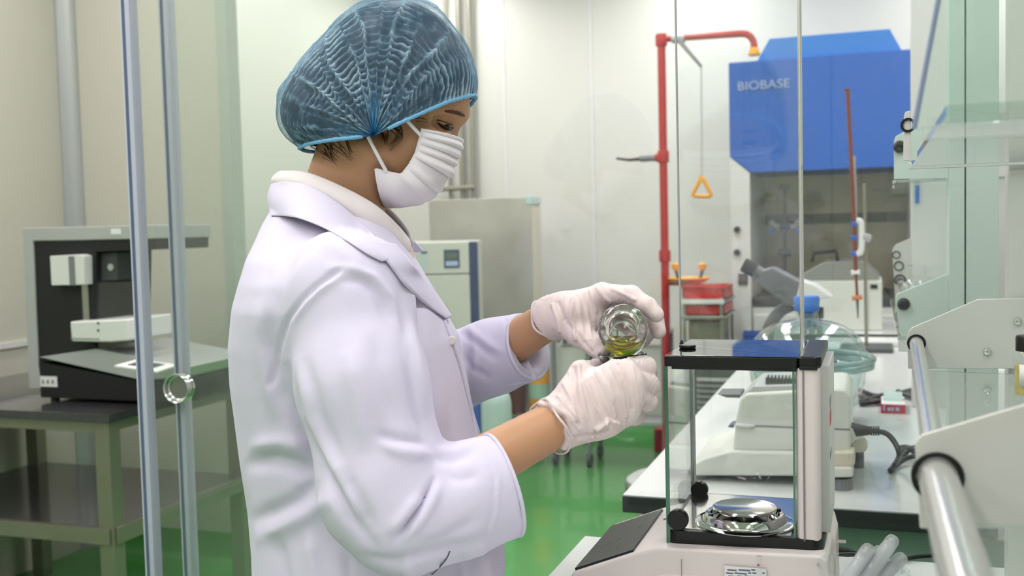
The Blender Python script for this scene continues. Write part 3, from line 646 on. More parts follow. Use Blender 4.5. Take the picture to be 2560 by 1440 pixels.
# ------------------------------------------------------------------ fume hood
Yh = 5.5; YH2 = 6.3
def hx(px, py=400, Y=Yh): return q(px, py, Y)[0]
hb_ = thing('fume_hood', 'white fume hood with big blue canopy lettered BIOBASE', 'fume hood', ((hx(1820) + hx(2280)) / 2, (Yh + YH2) / 2, 0))
xl, xr = hx(1824), hx(2283)
zc1 = (q(1820, 152, Yh)[1] + q(2280, 127, Yh)[1]) / 2; zc0 = q(1825, 392, Yh)[1]; zs0 = q(1880, 432, Yh)[1]
MB().prism_y([(xl, zc0), (xl, zc1), (xr, zc1), (xr, zs0), (hx(1876), zs0)], Yh, YH2).build('canopy', 'hood_blue', hb_, bevel=.006)
zt_ = q(2050, 92, Yh + .1)[1]
MB().prism_y([(hx(1893), zc1 + .001), (hx(1925), zt_), (hx(2226), zt_), (hx(2256), zc1 + .001)], Yh + .03, YH2 - .05).build('top_cowl', 'hood_blue_light', hb_, bevel=.004)
zwk = q(1880, 745, Yh)[1]
MB().prism_y([(xl, 0.02), (xl, zc0 + .0005), (hx(1874), zs0 + .0005), (hx(1874), 0.02)], Yh + .004, YH2).build('side_post', 'white_paint', hb_, bevel=.004)
bx((hx(2276), Yh + .004, 0.02), (xr, YH2, zs0)).build('side_post', 'white_paint', hb_, bevel=.004)
bx((hx(1874), YH2 - .03, zwk), (hx(2276), YH2, zs0)).build('back_liner', 'hood_inner', hb_)
bx((hx(1874), Yh + .02, zwk - .05), (hx(2276), YH2 - .03, zwk)).build('work_surface', 'dark_grey', hb_, bevel=.003)
bx((hx(1874), YH2 - .045, q(2000, 560, YH2)[1]), (hx(2276), YH2 - .03, q(2000, 536, YH2)[1])).build('baffle_slot', 'dark_grey', hb_)
for pa, pb in ((1876, 1940), (2222, 2276)):
    bx((hx(pa, 490, YH2 - .1), YH2 - .1, q(pa, 503, YH2 - .1)[1]), (hx(pb, 490, YH2 - .1), YH2 - .06, q(pa, 490, YH2 - .1)[1])).build('light_bar', 'ivory', hb_, bevel=.003)
bx((hx(1876), Yh + .03, zs0 - .02), (hx(2276), Yh + .036, q(1900, 640, Yh)[1])).build('sash', 'clear_pane', hb_, smooth=False)
bx((hx(1876), Yh + .02, .12), (hx(2276), YH2, zwk - .05)).build('base_cabinet', 'white_paint', hb_, bevel=.004)
xm = (hx(1876) + hx(2276)) / 2
for a_, b_ in ((hx(1876), xm), (xm, hx(2276))):
    dr = bx((a_ + .008, Yh + .004, .14), (b_ - .008, Yh + .02, zwk - .09)).build('cabinet_door', 'white_paint', hb_, bevel=.003)
    bx(((a_ + b_) / 2 - .05, Yh - .004, .62), ((a_ + b_) / 2 + .05, Yh + .004, .64)).build('handle', 'steel', dr, bevel=.002)
bx((hx(1853), Yh - .004, q(1853, 900, Yh)[1]), (hx(1912), Yh + .006, q(1853, 826, Yh)[1])).build('blue_panel', 'blue_plastic', hb_, bevel=.002)
for py_ in (574, 631):
    MB().lathe([(0, 0), (.017, 0), (.017, .012), (.013, .022), (0, .022)], PY(1843, py_, Yh), (0, -1, 0), 24).build('control_knob', 'black_plastic', hb_)
bx((hx(1842), Yh - .006, q(1842, 712, Yh)[1]), (hx(1866), Yh + .004, q(1842, 684, Yh)[1])).build('socket', 'dark_grey', hb_, bevel=.003)
tcap = abs(hx(1972, 210) - hx(1843, 210))
txt = text('BIOBASE', .062, hb_, 'logo_white', PY(1843, 226, Yh - .004), (1, 0, 0.0), (0, 0, 1), .002, 'lettering')
ws = [vv.co[0] for vv in txt.data.vertices]; sx = tcap / (max(ws) - min(ws)); x0_ = min(ws)
for vv in txt.data.vertices: vv.co[0] = x0_ + (vv.co[0] - x0_) * sx
# stand with clamps inside the hood
Yi = 5.85
rs = thing('clamp_stand', 'dark rod stand with pale butterfly clamp inside the fume hood', 'stand', (q(1962, 740, Yi)[0], Yi, zwk))
bx((q(1962, 740, Yi)[0] - .08, Yi - .05, zwk), (q(1962, 740, Yi)[0] + .08, Yi + .09, zwk + .015)).build('base', 'dark_grey', rs, bevel=.003)
MB().tube([(q(1962, 740, Yi)[0], Yi, zwk + .01), PY(1962, 466, Yi)], .009, 12).build('rod', 'dark_grey', rs)
for sgn in (-1, 1):
    m_ = MB().tube(spline([PY(1962, 566, Yi), PY(1962 + sgn * 22, 566, Yi), PY(1962 + sgn * 36, 552, Yi)], 5), [.016] * 10 + [.013], 10).build('clamp_arm', 'light_grey', rs)
    MB().tube(spline([PY(1962 + sgn * 20, 566, Yi), PY(1962 + sgn * 30, 574, Yi), PY(1962 + sgn * 38, 582, Yi)], 5), .012, 10).build('clamp_finger', 'blue_stopper', m_)
MB().tube([PY(1950, 566, Yi), PY(1976, 566, Yi)], .02, 12).build('boss', 'navy', rs)
bx((q(1948, 475, Yi)[0], Yi - .02, q(1948, 475, Yi)[1]), (q(1976, 475, Yi)[0], Yi + .02, q(1948, 460, Yi)[1])).build('top_block', 'navy', rs, bevel=.003)
MB().tube([PY(1946, 630, Yi), PY(1978, 632, Yi)], .02, 12).build('lower_boss', 'dark_grey', rs)
sv_ = thing('squat_vessel', 'dark squat vessel on the fume hood worktop', 'vessel', (q(1908, 720, 5.9)[0] - .01, 6.06, zwk))
MB().lathe([(0, 0), (.06, 0), (.068, .01), (.068, .07), (.055, .09), (.05, .1), (.042, .1), (.045, .085), (.058, .066), (.058, .012), (0, .01)], tuple(sv_.location), n=32).build('shell', 'maroon', sv_)
bx((sv_.location[0] + .066, 6.05, zwk + .03), (sv_.location[0] + .09, 6.07, zwk + .06)).build('handle', 'black_plastic', sv_, bevel=.003)

# ------------------------------------------------------------------ emergency shower and eyewash
Ys = 5.25
es = thing('emergency_shower', 'red emergency shower pipe with yellow pull triangle and eyewash bowl', 'safety shower', (q(1662, 900, Ys)[0], Ys, 0))
pb_ = PY(1664, 760, Ys); ptop = PY(1654, 92, Ys)
MB().tube([(pb_[0], Ys, 0.0), (pb_[0], Ys, 1.2), (pb_[0], Ys, ptop[2])], .021, 16).build('riser', 'red_pipe', es)
MB().disc((pb_[0], Ys, 0), .085, .012).build('floor_flange', 'red_pipe', es)
for py_ in (100, 392, 640):
    z_ = PY(1658, py_, Ys)[2]; MB().lathe([(0, -.03), (.028, -.03), (.030, -.02), (.030, .02), (.028, .03), (0, .03)], (pb_[0], Ys, z_), n=20).build('coupling', 'red_pipe', es)
za = PY(1660, 97, Ys)[2]; xe = PY(1885, 80, Ys)[0]; zar = PY(1880, 82, Ys)[2]
arm = [(pb_[0], Ys, za), (xe - .06, Ys, zar)] + [(xe - .06 + .06 * sin(t), Ys, zar - .06 + .06 * cos(t)) for t in (.4, .8, 1.2, 1.57)] + [(xe, Ys, PY(1898, 118, Ys)[2])]
MB().tube(arm, .017, 14).build('shower_arm', 'red_pipe', es)
zh_ = PY(1898, 118, Ys)[2]
MB().lathe([(0, 0), (.02, 0), (.024, -.015), (.030, -.03), (.028, -.038), (0, -.038)], (xe, Ys, zh_), n=24).build('shower_head', 'yellow_plastic', es)
v0 = PY(1694, 97, Ys - .02); v1 = PY(1753, 166, Ys - .04)
MB().tube([PY(1680, 97, Ys), PY(1712, 95, Ys)], .024, 14).build('valve', 'light_grey', es)
lv = MB().tube([v0, v1], [.012, .008], 10).build('pull_lever', 'mid_grey', es)
tr_ = PY(1755, 440, Ys - .04)
MB().tube([v1, tr_], .0035, 8).build('pull_rod', 'light_grey', es)
T = [PY(1755, 440, Ys - .04), PY(1729, 490, Ys - .04), PY(1781, 491, Ys - .04)]
tri = MB()
def mixp(a, b, t): return a + (b - a) * t
pth = []
for i in range(3):
    a, b, c = T[i - 1], T[i], T[(i + 1) % 3]
    for t in np.linspace(0, 1, 5):
        pth.append(mixp(mixp(mixp(b, a, .22), b, t), mixp(b, mixp(b, c, .22), t), t))
tri.tube(pth + [pth[0], pth[1]], .0105, 12).build('pull_triangle', 'yellow_plastic', es)
MB().prism_y([(PY(1748, 455, Ys)[0], PY(1748, 457, Ys)[2]), (PY(1762, 455, Ys)[0], PY(1748, 457, Ys)[2]), (PY(1757, 440, Ys)[0], PY(1757, 438, Ys)[2]), (PY(1753, 440, Ys)[0], PY(1753, 438, Ys)[2])], Ys - .05, Ys - .03).build('triangle_hub', 'yellow_plastic', es)
MB().tube([PY(1660, 392, Ys), PY(1638, 395, Ys)], .02, 12).build('side_valve', 'red_pipe', es)
MB().tube([PY(1640, 395, Ys), PY(1600, 397, Ys)], .016, 12).build('valve_body', 'mid_grey', es)
MB().tube([PY(1602, 397, Ys), PY(1572, 400, Ys), PY(1541, 396, Ys)], [.010, .008, .006], 10).build('valve_handle', 'dark_grey', es)
bc = PY(1722, 712, Ys - .02); br = abs(PY(1775, 700, Ys)[0] - PY(1670, 700, Ys)[0]) / 2
MB().lathe([(0, -.0), (br * .35, .002), (br * .75, .012), (br, .034), (br * .98, .038), (br * .72, .018), (br * .3, .008), (0, .006)], bc, n=36).build('eyewash_bowl', 'yellow_plastic', es)
MB().tube([(pb_[0], Ys, bc[2] + .01), (bc[0], bc[1], bc[2] + .01)], .014, 12).build('bowl_pipe', 'red_pipe', es)
for px_ in (1690, 1756):
    c = PY(px_, 676, Ys - .02); n_ = MB().tube([(bc[0] + (c[0] - bc[0]) * .8, c[1], bc[2] + .02), c], .008, 10).build('nozzle_pipe', 'dark_grey', es)
    MB().lathe([(0, 0), (.012, 0), (.021, .014), (.021, .032), (.012, .038), (0, .038)], c, n=20).build('nozzle', 'yellow_plastic', n_)

# ------------------------------------------------------------------ trolley with red trays by the shower
Yt = 5.0
tx_0, tx_1 = q(1700, 800, Yt)[0], q(1812, 800, Yt)[0]
tr = thing('steel_trolley', 'steel trolley with red trays below the yellow eyewash bowl', 'trolley', ((tx_0 + tx_1) / 2, Yt + .2, 0))
def trz(py): return q(1750, py, Yt)[1]
for a_ in (tx_0 + .01, tx_1 - .025):
    for y_ in (Yt + .01, Yt + .38): bx((a_, y_, .05), (a_ + .016, y_ + .016, trz(745))).build('post', 'steel', tr, bevel=.002)
for z_ in (trz(752), trz(790), .45, .12):
    bx((tx_0, Yt, z_ - .016), (tx_1, Yt + .405, z_)).build('shelf', 'steel', tr, bevel=.003)
bx((tx_0 + .002, Yt - .004, trz(760)), (tx_1 - .002, Yt + .001, trz(748))).build('shelf_rim', 'white_paint', tr, bevel=.001)
bx((tx_0 + .02, Yt + .005, trz(802)), (tx_1 - .02, Yt + .39, trz(795))).build('rubber_mat', 'black_matte', tr)
MB().box((tx_0 + .03, Yt + .06, .46), (tx_1 - .03, Yt + .39, trz(806))).build('drawer_block', 'steel_dull', tr, bevel=.004)
for a_ in (tx_0 + .018, tx_1 - .018):
    for y_ in (Yt + .018, Yt + .388): MB().disc((a_ - .01, y_, .026), .026, .02, (1, 0, 0), 18).build('caster', 'black_matte', tr)
zt2 = trz(752)
t1 = thing('red_tray', 'red plastic tray on the top shelf of the steel trolley', 'tray', ((tx_0 + tx_1) / 2, Yt + .2, zt2), group='red trays on the trolley')
def trayb(z0, z1, nm, m, par):
    mb = MB(); mb.box((tx_0 + .01, Yt + .02, z0), (tx_1 - .006, Yt + .36, z0 + .006))
    for lo, hi in (((tx_0 + .01, Yt + .02, z0), (tx_1 - .006, Yt + .026, z1)), ((tx_0 + .01, Yt + .354, z0), (tx_1 - .006, Yt + .36, z1)), ((tx_0 + .01, Yt + .02, z0), (tx_0 + .016, Yt + .36, z1)), ((tx_1 - .012, Yt + .02, z0), (tx_1 - .006, Yt + .36, z1))): mb.box(lo, hi)
    return mb.build(nm, m, par)
trayb(zt2 + .001, trz(720), 'tray_wall', 'red_plastic', t1)
bx((tx_0 + .005, Yt + .012, trz(722)), (tx_1 - .002, Yt + .02, trz(714))).build('tray_rim', 'red_plastic', t1, bevel=.002)
t2 = thing('red_tray', 'red plastic tray on the second shelf of the steel trolley', 'tray', ((tx_0 + tx_1) / 2, Yt + .2, trz(790)), group='red trays on the trolley')
trayb(trz(790) + .001, trz(764), 'tray_wall', 'red_plastic', t2)

# ------------------------------------------------------------------ incubator, steel cabinet and wall pipes
Yi0 = 5.0
ix1 = q(1196, 700, Yi0)[0]; ix0 = ix1 - .62
ic = thing('incubator', 'cream incubator with small display and navy edge behind the worker', 'incubator', (ix1, Yi0, 0))
zi1 = q(1190, 602, Yi0)[1]; zi0 = q(1195, 1088, Yi0)[1]; zid = q(1190, 684, Yi0)[1]
bx((ix0, Yi0 + .02, zi0), (ix1, Yi0 + .42, zi1)).build('body', 'incubator_paint', ic, bevel=.006)
nx = q(1176, 700, Yi0)[0]
bx((ix0, Yi0, zid + .004), (nx, Yi0 + .02, zi1 - .004)).build('control_panel', 'incubator_paint', ic, bevel=.004)
dr = bx((ix0, Yi0 - .01, zi0 + .01), (nx, Yi0 + .02, zid - .004)).build('door', 'incubator_paint', ic, bevel=.005)
bx((nx, Yi0 - .004, zi0 + .01), (ix1, Yi0 + .02, zi1 - .004)).build('edge_strip', 'navy', ic, bevel=.003)
hpnt = q(1112, 760, Yi0)
bx((hpnt[0] - .02, Yi0 - .05, hpnt[1] - .012), (hpnt[0] + .02, Yi0 - .01, hpnt[1] + .012)).build('handle', 'light_grey', dr, bevel=.005)
dsp = bx((q(1116, 640, Yi0)[0], Yi0 - .004, q(1116, 669, Yi0)[1]), (q(1152, 640, Yi0)[0], Yi0, q(1116, 624, Yi0)[1])).build('display_bezel', 'navy', ic, bevel=.002)
bx((q(1120, 640, Yi0)[0], Yi0 - .006, q(1116, 648, Yi0)[1]), (q(1148, 640, Yi0)[0], Yi0 - .004, q(1116, 630, Yi0)[1])).build('screen', 'lcd', dsp)
bx((q(1120, 640, Yi0)[0], Yi0 - .006, q(1116, 664, Yi0)[1]), (q(1148, 640, Yi0)[0], Yi0 - .004, q(1116, 652, Yi0)[1])).build('keypad', 'logo_white', dsp)
bx((q(1064, 640, Yi0)[0], Yi0 - .002, q(1064, 672, Yi0)[1]), (q(1078, 640, Yi0)[0], Yi0, q(1064, 634, Yi0)[1])).build('name_strip', 'pale_teal', ic)
bx((q(1064, 630, Yi0)[0], Yi0 - .002, q(1064, 633, Yi0)[1]), (q(1078, 630, Yi0)[0], Yi0, q(1064, 628, Yi0)[1])).build('logo_mark', 'navy', ic)
for a_ in (ix0 + .06, ix1 - .06):
    for y_ in (Yi0 + .08, Yi0 + .36):
        MB().tube([(a_, y_, .07), (a_, y_, zi0)], .02, 12).build('leg', 'light_grey', ic); MB().disc((a_ - .012, y_, .036), .036, .024, (1, 0, 0), 18).build('caster', 'dark_grey', ic)
ic.rotation_euler = (0, 0, radians(18))
Yc = 5.72
sx0, sx1 = q(1074, 600, Yc)[0], q(1330, 600, Yc)[0]
sc = thing('steel_cabinet', 'shallow tall stained stainless steel cabinet behind the incubator', 'cabinet', ((sx0 + sx1) / 2, Yc + .08, 0))
zc_ = q(1200, 496, Yc)[1]
bx((sx0, Yc, .08), (sx1, Yc + .16, zc_)).build('body', 'cab_steel', sc, bevel=.006)
bx((sx1, Yc + .002, .08), (sx1 + .006, Yc + .158, zc_ - .06)).build('side_trim', 'cream', sc, bevel=.002)
bx((q(1314, 500, Yc)[0], Yc - .006, zc_ - .045), (sx1 + .008, Yc + .165, zc_ + .004)).build('corner_cap', 'pale_teal', sc, bevel=.006)
for a_ in (sx0 + .05, sx1 - .05):
    for y_ in (Yc + .04, Yc + .12): MB().tube([(a_, y_, 0), (a_, y_, .08)], .02, 12).build('foot', 'dark_grey', sc)
Yp = 6.44
for i, (px_, rr) in enumerate(((1118, .012), (1150, .019), (1177, .019))):
    p = PY(px_, 200, Yp)
    wp = thing('wall_pipe', ('slim pale pipe leftmost of the three on the back wall', 'grey vertical wall pipe between two others above the steel cabinet', 'grey vertical wall pipe nearest the bare wall above the steel cabinet')[i], 'pipe', (p[0], Yp, .8), group='wall pipes')
    MB().tube([(p[0], Yp, .8), (p[0], Yp, CEIL)], rr, 14).build('pipe', 'steel_dull', wp)
    for z_ in (1.0, 2.3): MB().tube([(p[0], Yp, z_), (p[0], YB, z_)], .008, 8).build('bracket', 'steel_dull', wp)
pz_ = PY(1140, 470, Yp - .02)[2]
hp_ = MB().tube([PY(1085, 474, Yp - .035), PY(1186, 468, Yp - .035)], .017, 12).build('cross_pipe', 'steel_dull'); tag(hp_, 'short horizontal pipe crossing the wall pipes beside the mask', 'pipe')

# ------------------------------------------------------------------ floor standing things beyond the hands
Yg = 4.55
gx = q(1240, 1000, Yg)[0]; gr = abs(q(1276, 1000, Yg)[0] - q(1204, 1000, Yg)[0]) / 2
gz = q(1240, 964, Yg)[1]
gcyl = thing('gas_cylinder', 'pale teal round-topped cylinder between the coat and the sleeve', 'cylinder', (gx, Yg, 0))
MB().lathe([(0, 0), (gr, 0), (gr, gz - gr * 1.2), (gr * .92, gz - gr * .7), (gr * .7, gz - gr * .3), (gr * .4, gz - .012), (0, gz)], (gx, Yg, 0), n=40).build('shell', 'pale_teal', gcyl)
bx((gx - gr - .045, Yg - .01, .25), (gx - gr - .004, Yg + .06, gz - .02)).build('blue_post', 'blue_plastic', gcyl, bevel=.005)
# wheeled steel equipment stand with louvred unit
Ye = 5.45
e0, e1 = q(1378, 900, Ye)[0], q(1662, 900, Ye)[0]; e00 = q(1286, 900, Ye)[0]
et = thing('equipment_stand', 'grey wheeled equipment stand with side panels beyond the gloved hands', 'stand', ((e0 + e1) / 2, Ye + .2, 0))
def ez(py): return q(1500, py, Ye)[1]
for a_ in (e0, (e0 + e1) / 2 - .12, e1 - .02):
    for y_ in (Ye, Ye + .228): bx((a_, y_, .07), (a_ + .022, y_ + .022, ez(830))).build('post', 'mid_grey', et, bevel=.002)
bx((e0, Ye, ez(832) - .02), (e1, Ye + .25, ez(832))).build('shelf', 'light_grey', et, bevel=.003)
bx((e00, Ye, ez(1050) - .02), (e1, Ye + .25, ez(1050))).build('shelf', 'light_grey', et, bevel=.003)
for a_, b_ in ((e0 + .024, (e0 + e1) / 2 - .125), ((e0 + e1) / 2 - .095, e1 - .024)): bx((a_, Ye + .05, ez(995)), (b_, Ye + .22, ez(872))).build('side_panel', 'white_plate', et, bevel=.004)
for a_ in (e0 + .011, (e0 + e1) / 2 - .11, e1 - .01):
    for y_ in (Ye + .011, Ye + .239): MB().disc((a_ - .011, y_, .036), .036, .022, (1, 0, 0), 20).build('caster', 'dark_grey', et)
zst = ez(1050) + .0005
yb = thing('yellow_canister', 'yellow canister with green print on the wheeled stand beyond the cuff', 'canister', (q(1348, 950, Ye + .1)[0], Ye + .1, zst))
hy = q(1350, 893, Ye + .1)[1] - zst; ry = .055
MB().lathe([(0, 0), (ry, 0), (ry * 1.08, .01), (ry * 1.08, hy * .8), (ry * .8, hy * .92), (ry * .5, hy * .95), (ry * .5, hy), (0, hy)], tuple(yb.location), n=32).build('shell', 'yellow_plastic', yb)
MB().lathe([(ry * 1.085, hy * .3), (ry * 1.10, hy * .3), (ry * 1.10, hy * .55), (ry * 1.085, hy * .55)], tuple(yb.location), n=32, closed=True).build('label_band', 'mint_cabinet', yb)
mb_ = thing('maroon_bin', 'dark maroon bin beside the pale cylinder', 'bin', (q(1292, 1000, Ye + .12)[0], Ye + .12, zst))
MB().lathe([(0, 0), (.05, 0), (.062, .20), (.068, .205), (.068, .22), (.06, .22), (.046, .01), (0, .01)], tuple(mb_.location), n=32).build('shell', 'maroon', mb_)
sf = bx((q(1634, 1075, 5.9)[0], 5.9, .0), (q(1655, 1075, 5.9)[0], 5.97, q(1640, 1072, 5.9)[1])).build('red_block', 'crimson', None, bevel=.01, seg=3)
tag(sf, 'small red block standing on the green floor by a caster', 'block')
Yv = 4.45
lu = thing('louvred_unit', 'grey louvred cooling unit on the floor beside the far bench', 'cooling unit', (q(1770, 1000, Yv)[0], Yv + .2, 0))
l0, l1 = q(1716, 960, Yv)[0], -.46
zl1 = q(1760, 918, Yv)[1]
bx((l0, Yv + .01, .02), (l1, Yv + .42, zl1)).build('casing', 'dark_grey', lu, bevel=.005)
for k in range(13):
    z_ = zl1 - .05 - k * .024
    v = [(l0 + .045, Yv - .006, z_ - .008), (l1 - .03, Yv - .006, z_ - .008), (l1 - .03, Yv + .009, z_ + .004), (l0 + .045, Yv + .009, z_ + .004), (l0 + .045, Yv - .006, z_ - .011), (l1 - .03, Yv - .006, z_ - .011), (l1 - .03, Yv + .009, z_ + .001), (l0 + .045, Yv + .009, z_ + .001)]
    MB().add(v, [(3, 2, 1, 0), (4, 5, 6, 7), (0, 1, 5, 4), (1, 2, 6, 5), (2, 3, 7, 6), (3, 0, 4, 7)]).build('louvre', 'mid_grey', lu, smooth=False)
# stool by the far bench
sp = PZ(1590, 1188, .58)
so = thing('round_stool', 'round grey stool half hidden by the corner of the far bench', 'stool', (sp[0] + .115, sp[1] + .02, 0))
sX, sY = so.location[0], so.location[1]
MB().lathe([(0, .535), (.13, .535), (.145, .545), (.145, .57), (.13, .58), (0, .58)], (sX, sY, 0), n=36).build('seat', 'light_grey', so)
MB().lathe([(.125, .52), (.148, .52), (.150, .552), (.146, .552)], (sX, sY, 0), n=36, closed=True).build('seat_ring', 'dark_grey', so)
MB().tube([(sX, sY, .08), (sX, sY, .535)], .022, 14).build('column', 'steel', so)
for k in range(5):
    a = 2 * pi * k / 5 + .3
    MB().tube([(sX, sY, .10), (sX + .2 * cos(a), sY + .2 * sin(a), .055)], .014, 10).build('leg', 'black_plastic', so); MB().disc((sX + .2 * cos(a) - .01, sY + .2 * sin(a), .026), .026, .02, (1, 0, 0), 14).build('caster', 'black_plastic', so)

# ------------------------------------------------------------------ reagent racks on the benches
def ring(c, r0, r1, nm, m, par): return MB().lathe([(r0, -.004), (r1, -.004), (r1, .002), (r0, .002)], c, (0, -1, 0), 32, closed=True).build(nm, m, par)
r1 = thing('reagent_rack', 'white two-tier reagent rack with glass shelves nearest the camera', 'rack', (.25, .85, BZ))
def plate(par, pts, Y, m='white_plate', nm='end_plate', t=.004): return MB().prism_y(poly(pts, Y), Y, Y + t).build(nm, m, par, bevel=.0012)
np_ = plate(r1, [(2288, 1112), (2293, 1100), (2304, 1088), (2560, 1012), (2900, 912), (2900, 1322), (2300, 1322)], .70)
fp_ = plate(r1, [(2268, 842), (2270, 832), (2278, 820), (2445, 748), (2780, 742), (2780, 922), (2270, 922)], 1.40)
rodz = q(2340, 1190, .69)
rc1 = PY(2344, 1192, .695); rc2 = PY(2291, 858, 1.395)
ring(PY(2344, 1192, .70), .0125, .0158, 'rod_grommet', 'black_plastic', np_); ring(PY(2291, 858, 1.40), .0085, .0112, 'rod_grommet', 'black_plastic', fp_)
MB().tube([(rc1[0] + .003, .30, rc1[2]), (rc1[0], .70, rc1[2])], .0118, 24).build('guard_rod', 'rod_steel', r1)
MB().tube([PY(2342, 1172, .712), (rc2[0], 1.40, rc2[2])], .0082, 24).build('guard_rod', 'rod_steel', r1)
for px_, py_ in ((2468, 879), (2544, 803)):
    MB().lathe([(0, .004), (.004, .003), (.0048, 0), (0, 0)], PY(px_, py_, 1.40), (0, -1, 0), 16).build('screw', 'chrome', fp_)
zsh = q(2300, 924, 1.40)[1]
sl = bx((.045, .30, zsh - .007), (.50, 1.404, zsh)).build('lower_shelf', 'shelf_glass', r1, smooth=False)
bx((.0435, .30, zsh - .0072), (.0452, 1.404, zsh + .0002)).build('shelf_edge', 'glass_edge', sl)
zus = q(2400, 402, 1.40)[1]
su = bx((.042, .70, zus - .006), (.50, 1.404, zus)).build('upper_shelf', 'shelf_glass', r1, smooth=False)
bx((.040, 1.40, zus - .008), (.50, 1.406, zus + .001)).build('shelf_bar', 'white_paint', su, bevel=.001)
zn = q(2400, 328, .70)[1]
bx((.028, .696, zn - .0045), (.50, .702, zn + .0045)).build('shelf_bar', 'frost_bar', su, bevel=.001)
up1 = MB().prism_y(poly([(2282, 322), (2346, -4), (2900, -200), (2900, 322)], .70), .70, .704).build('upper_end_plate', 'clear_frost' if 'clear_frost' in MATS else 'shelf_glass', r1, smooth=False)
MB().tube([PY(2285, 322, .699), PY(2347, -6, .699)], .0016, 8).build('plate_edge', 'seal_line', up1)
lipp = plate(r1, [(2258, 402), (2260, 288), (2264, 279), (2277, 276), (2277, 402)], 1.40, 'white_plate', 'front_lip')
ring(PY(2270, 313, 1.40), .006, .009, 'rod_grommet', 'black_plastic', lipp)
bx((.155, 1.41, BZ), (.42, 1.45, 1.78)).build('back_panel', 'white_plate', r1, bevel=.003)
bx((.16, .5, BZ), (.24, .58, 1.7)).build('post', 'white_plate', r1, bevel=.003)

r2 = thing('reagent_rack', 'mint green reagent rack with black knobs on the far bench', 'rack', (.3, 2.4, BZ))
Yr0 = 1.86
lowm = plate(r2, [(2238, 746), (2243, 734), (2372, 684), (2376, 684), (2376, 842), (2252, 842)], Yr0, 'mint_paint')
upm = plate(r2, [(2235, 448), (2235, 352), (2239, 341), (2262, 328), (2376, 300), (2376, 446)], Yr0, 'mint_paint')
for (px_, py_), par in (((2259, 760), lowm), ((2249, 367), upm)):
    MB().lathe([(0, .012), (.008, .010), (.0102, .004), (.0102, 0), (0, 0)], PY(px_, py_, Yr0), (0, -1, 0), 28).build('rod_knob', 'black_matte', par)
xp0, xp1, xp2 = q(2372, 500, Yr0)[0], q(2413, 500, Yr0)[0], q(2446, 500, Yr0)[0]
bx((xp0, Yr0 - .004, BZ), (xp1 - .001, Yr0 + .07, 2.0)).build('post', 'mint_paint', r2, bevel=.002)
bx((xp1 + .001, Yr0 - .004, BZ), (xp2 + .03, Yr0 + .07, 2.0)).build('post', 'mint_paint', r2, bevel=.002)
Yr1 = 2.75
fwp = plate(r2, [(2231, 628), (2233, 620), (2240, 611), (2290, 590), (2318, 566), (2340, 566), (2340, 880), (2246, 880)], Yr1)
bx((q(2279, 500, Yr1)[0], Yr1 - .004, BZ), (q(2336, 500, Yr1)[0] + .12, Yr1 + .06, 2.0)).build('post', 'white_paint', r2, bevel=.002)
for px_, py_, rr in ((2241, 637, .009), (2247, 665, .011), (2250, 700, .013)): ring(PY(px_, py_, Yr1), rr * .8, rr * 1.1, 'rod_grommet', 'dark_grey', fwp)
c_ = PY(2250, 702, Yr1); MB().tube([(c_[0], Yr0 + .008, c_[2]), c_], .009, 14).build('guard_rod', 'chrome', r2)
zl2 = q(2300, 842, Yr0)[1]; zu2 = q(2300, 448, Yr0)[1]
bx((.035, Yr0, zl2 - .006), (.5, Yr1, zl2)).build('lower_shelf', 'shelf_glass', r2, smooth=False)
bx((.035, Yr0, zu2 - .006), (.5, Yr1, zu2)).build('upper_shelf', 'shelf_glass', r2, smooth=False)
for a_, b_ in ((451, 459), (463, 471)):
    bx((q(2232, 455, 2.2)[0], 2.2, q(2232, b_, 2.2)[1]), (q(2332, 455, 2.2)[0], 2.23, q(2232, a_, 2.2)[1])).build('shelf_bar', 'white_paint', r2, bevel=.001)
bx((q(2288, 480, Yr1)[0], Yr1 - .008, q(2288, 508, Yr1)[1]), (q(2298, 480, Yr1)[0], Yr1 - .004, q(2288, 474, Yr1)[1])).build('blue_tag', 'blue_stopper', r2)
# clear jars standing on the racks
def jar(x, y, z, r, h, label, m='glass'):
    j = thing('glass_jar', label, 'jar', (x, y, z), group='clear jars on the racks')
    MB().lathe([(0, 0), (r * .9, 0), (r, .006), (r, h * .72), (r * .8, h * .84), (r * .55, h * .9), (r * .55, h), (r * .48, h), (r * .48, h * .9), (r * .92, h * .7), (r * .92, .008), (0, .006)], (x, y, z), n=32).build('bottle', m, j)
    MB().lathe([(0, h - .004), (r * .62, h - .004), (r * .66, h + .02), (0, h + .022)], (x, y, z), n=24).build('stopper', m, j)
    return j
zj = zl2 + .0005
for px_, yy, rr, hh, lb_ in ((2292, 2.2, .03, .085, 'clear glass jar on the far rack beside the white end plate'), (2345, 2.05, .036, .09, 'clear glass jar on the far rack beside the mint post')):
    jar(q(px_, 700, yy)[0], yy, zj, rr, hh, lb_)
jar(q(2350, 240, 2.1)[0], 2.1, zu2 + .0005, .034, .1, 'clear glass jar on the upper shelf left of the mint post')
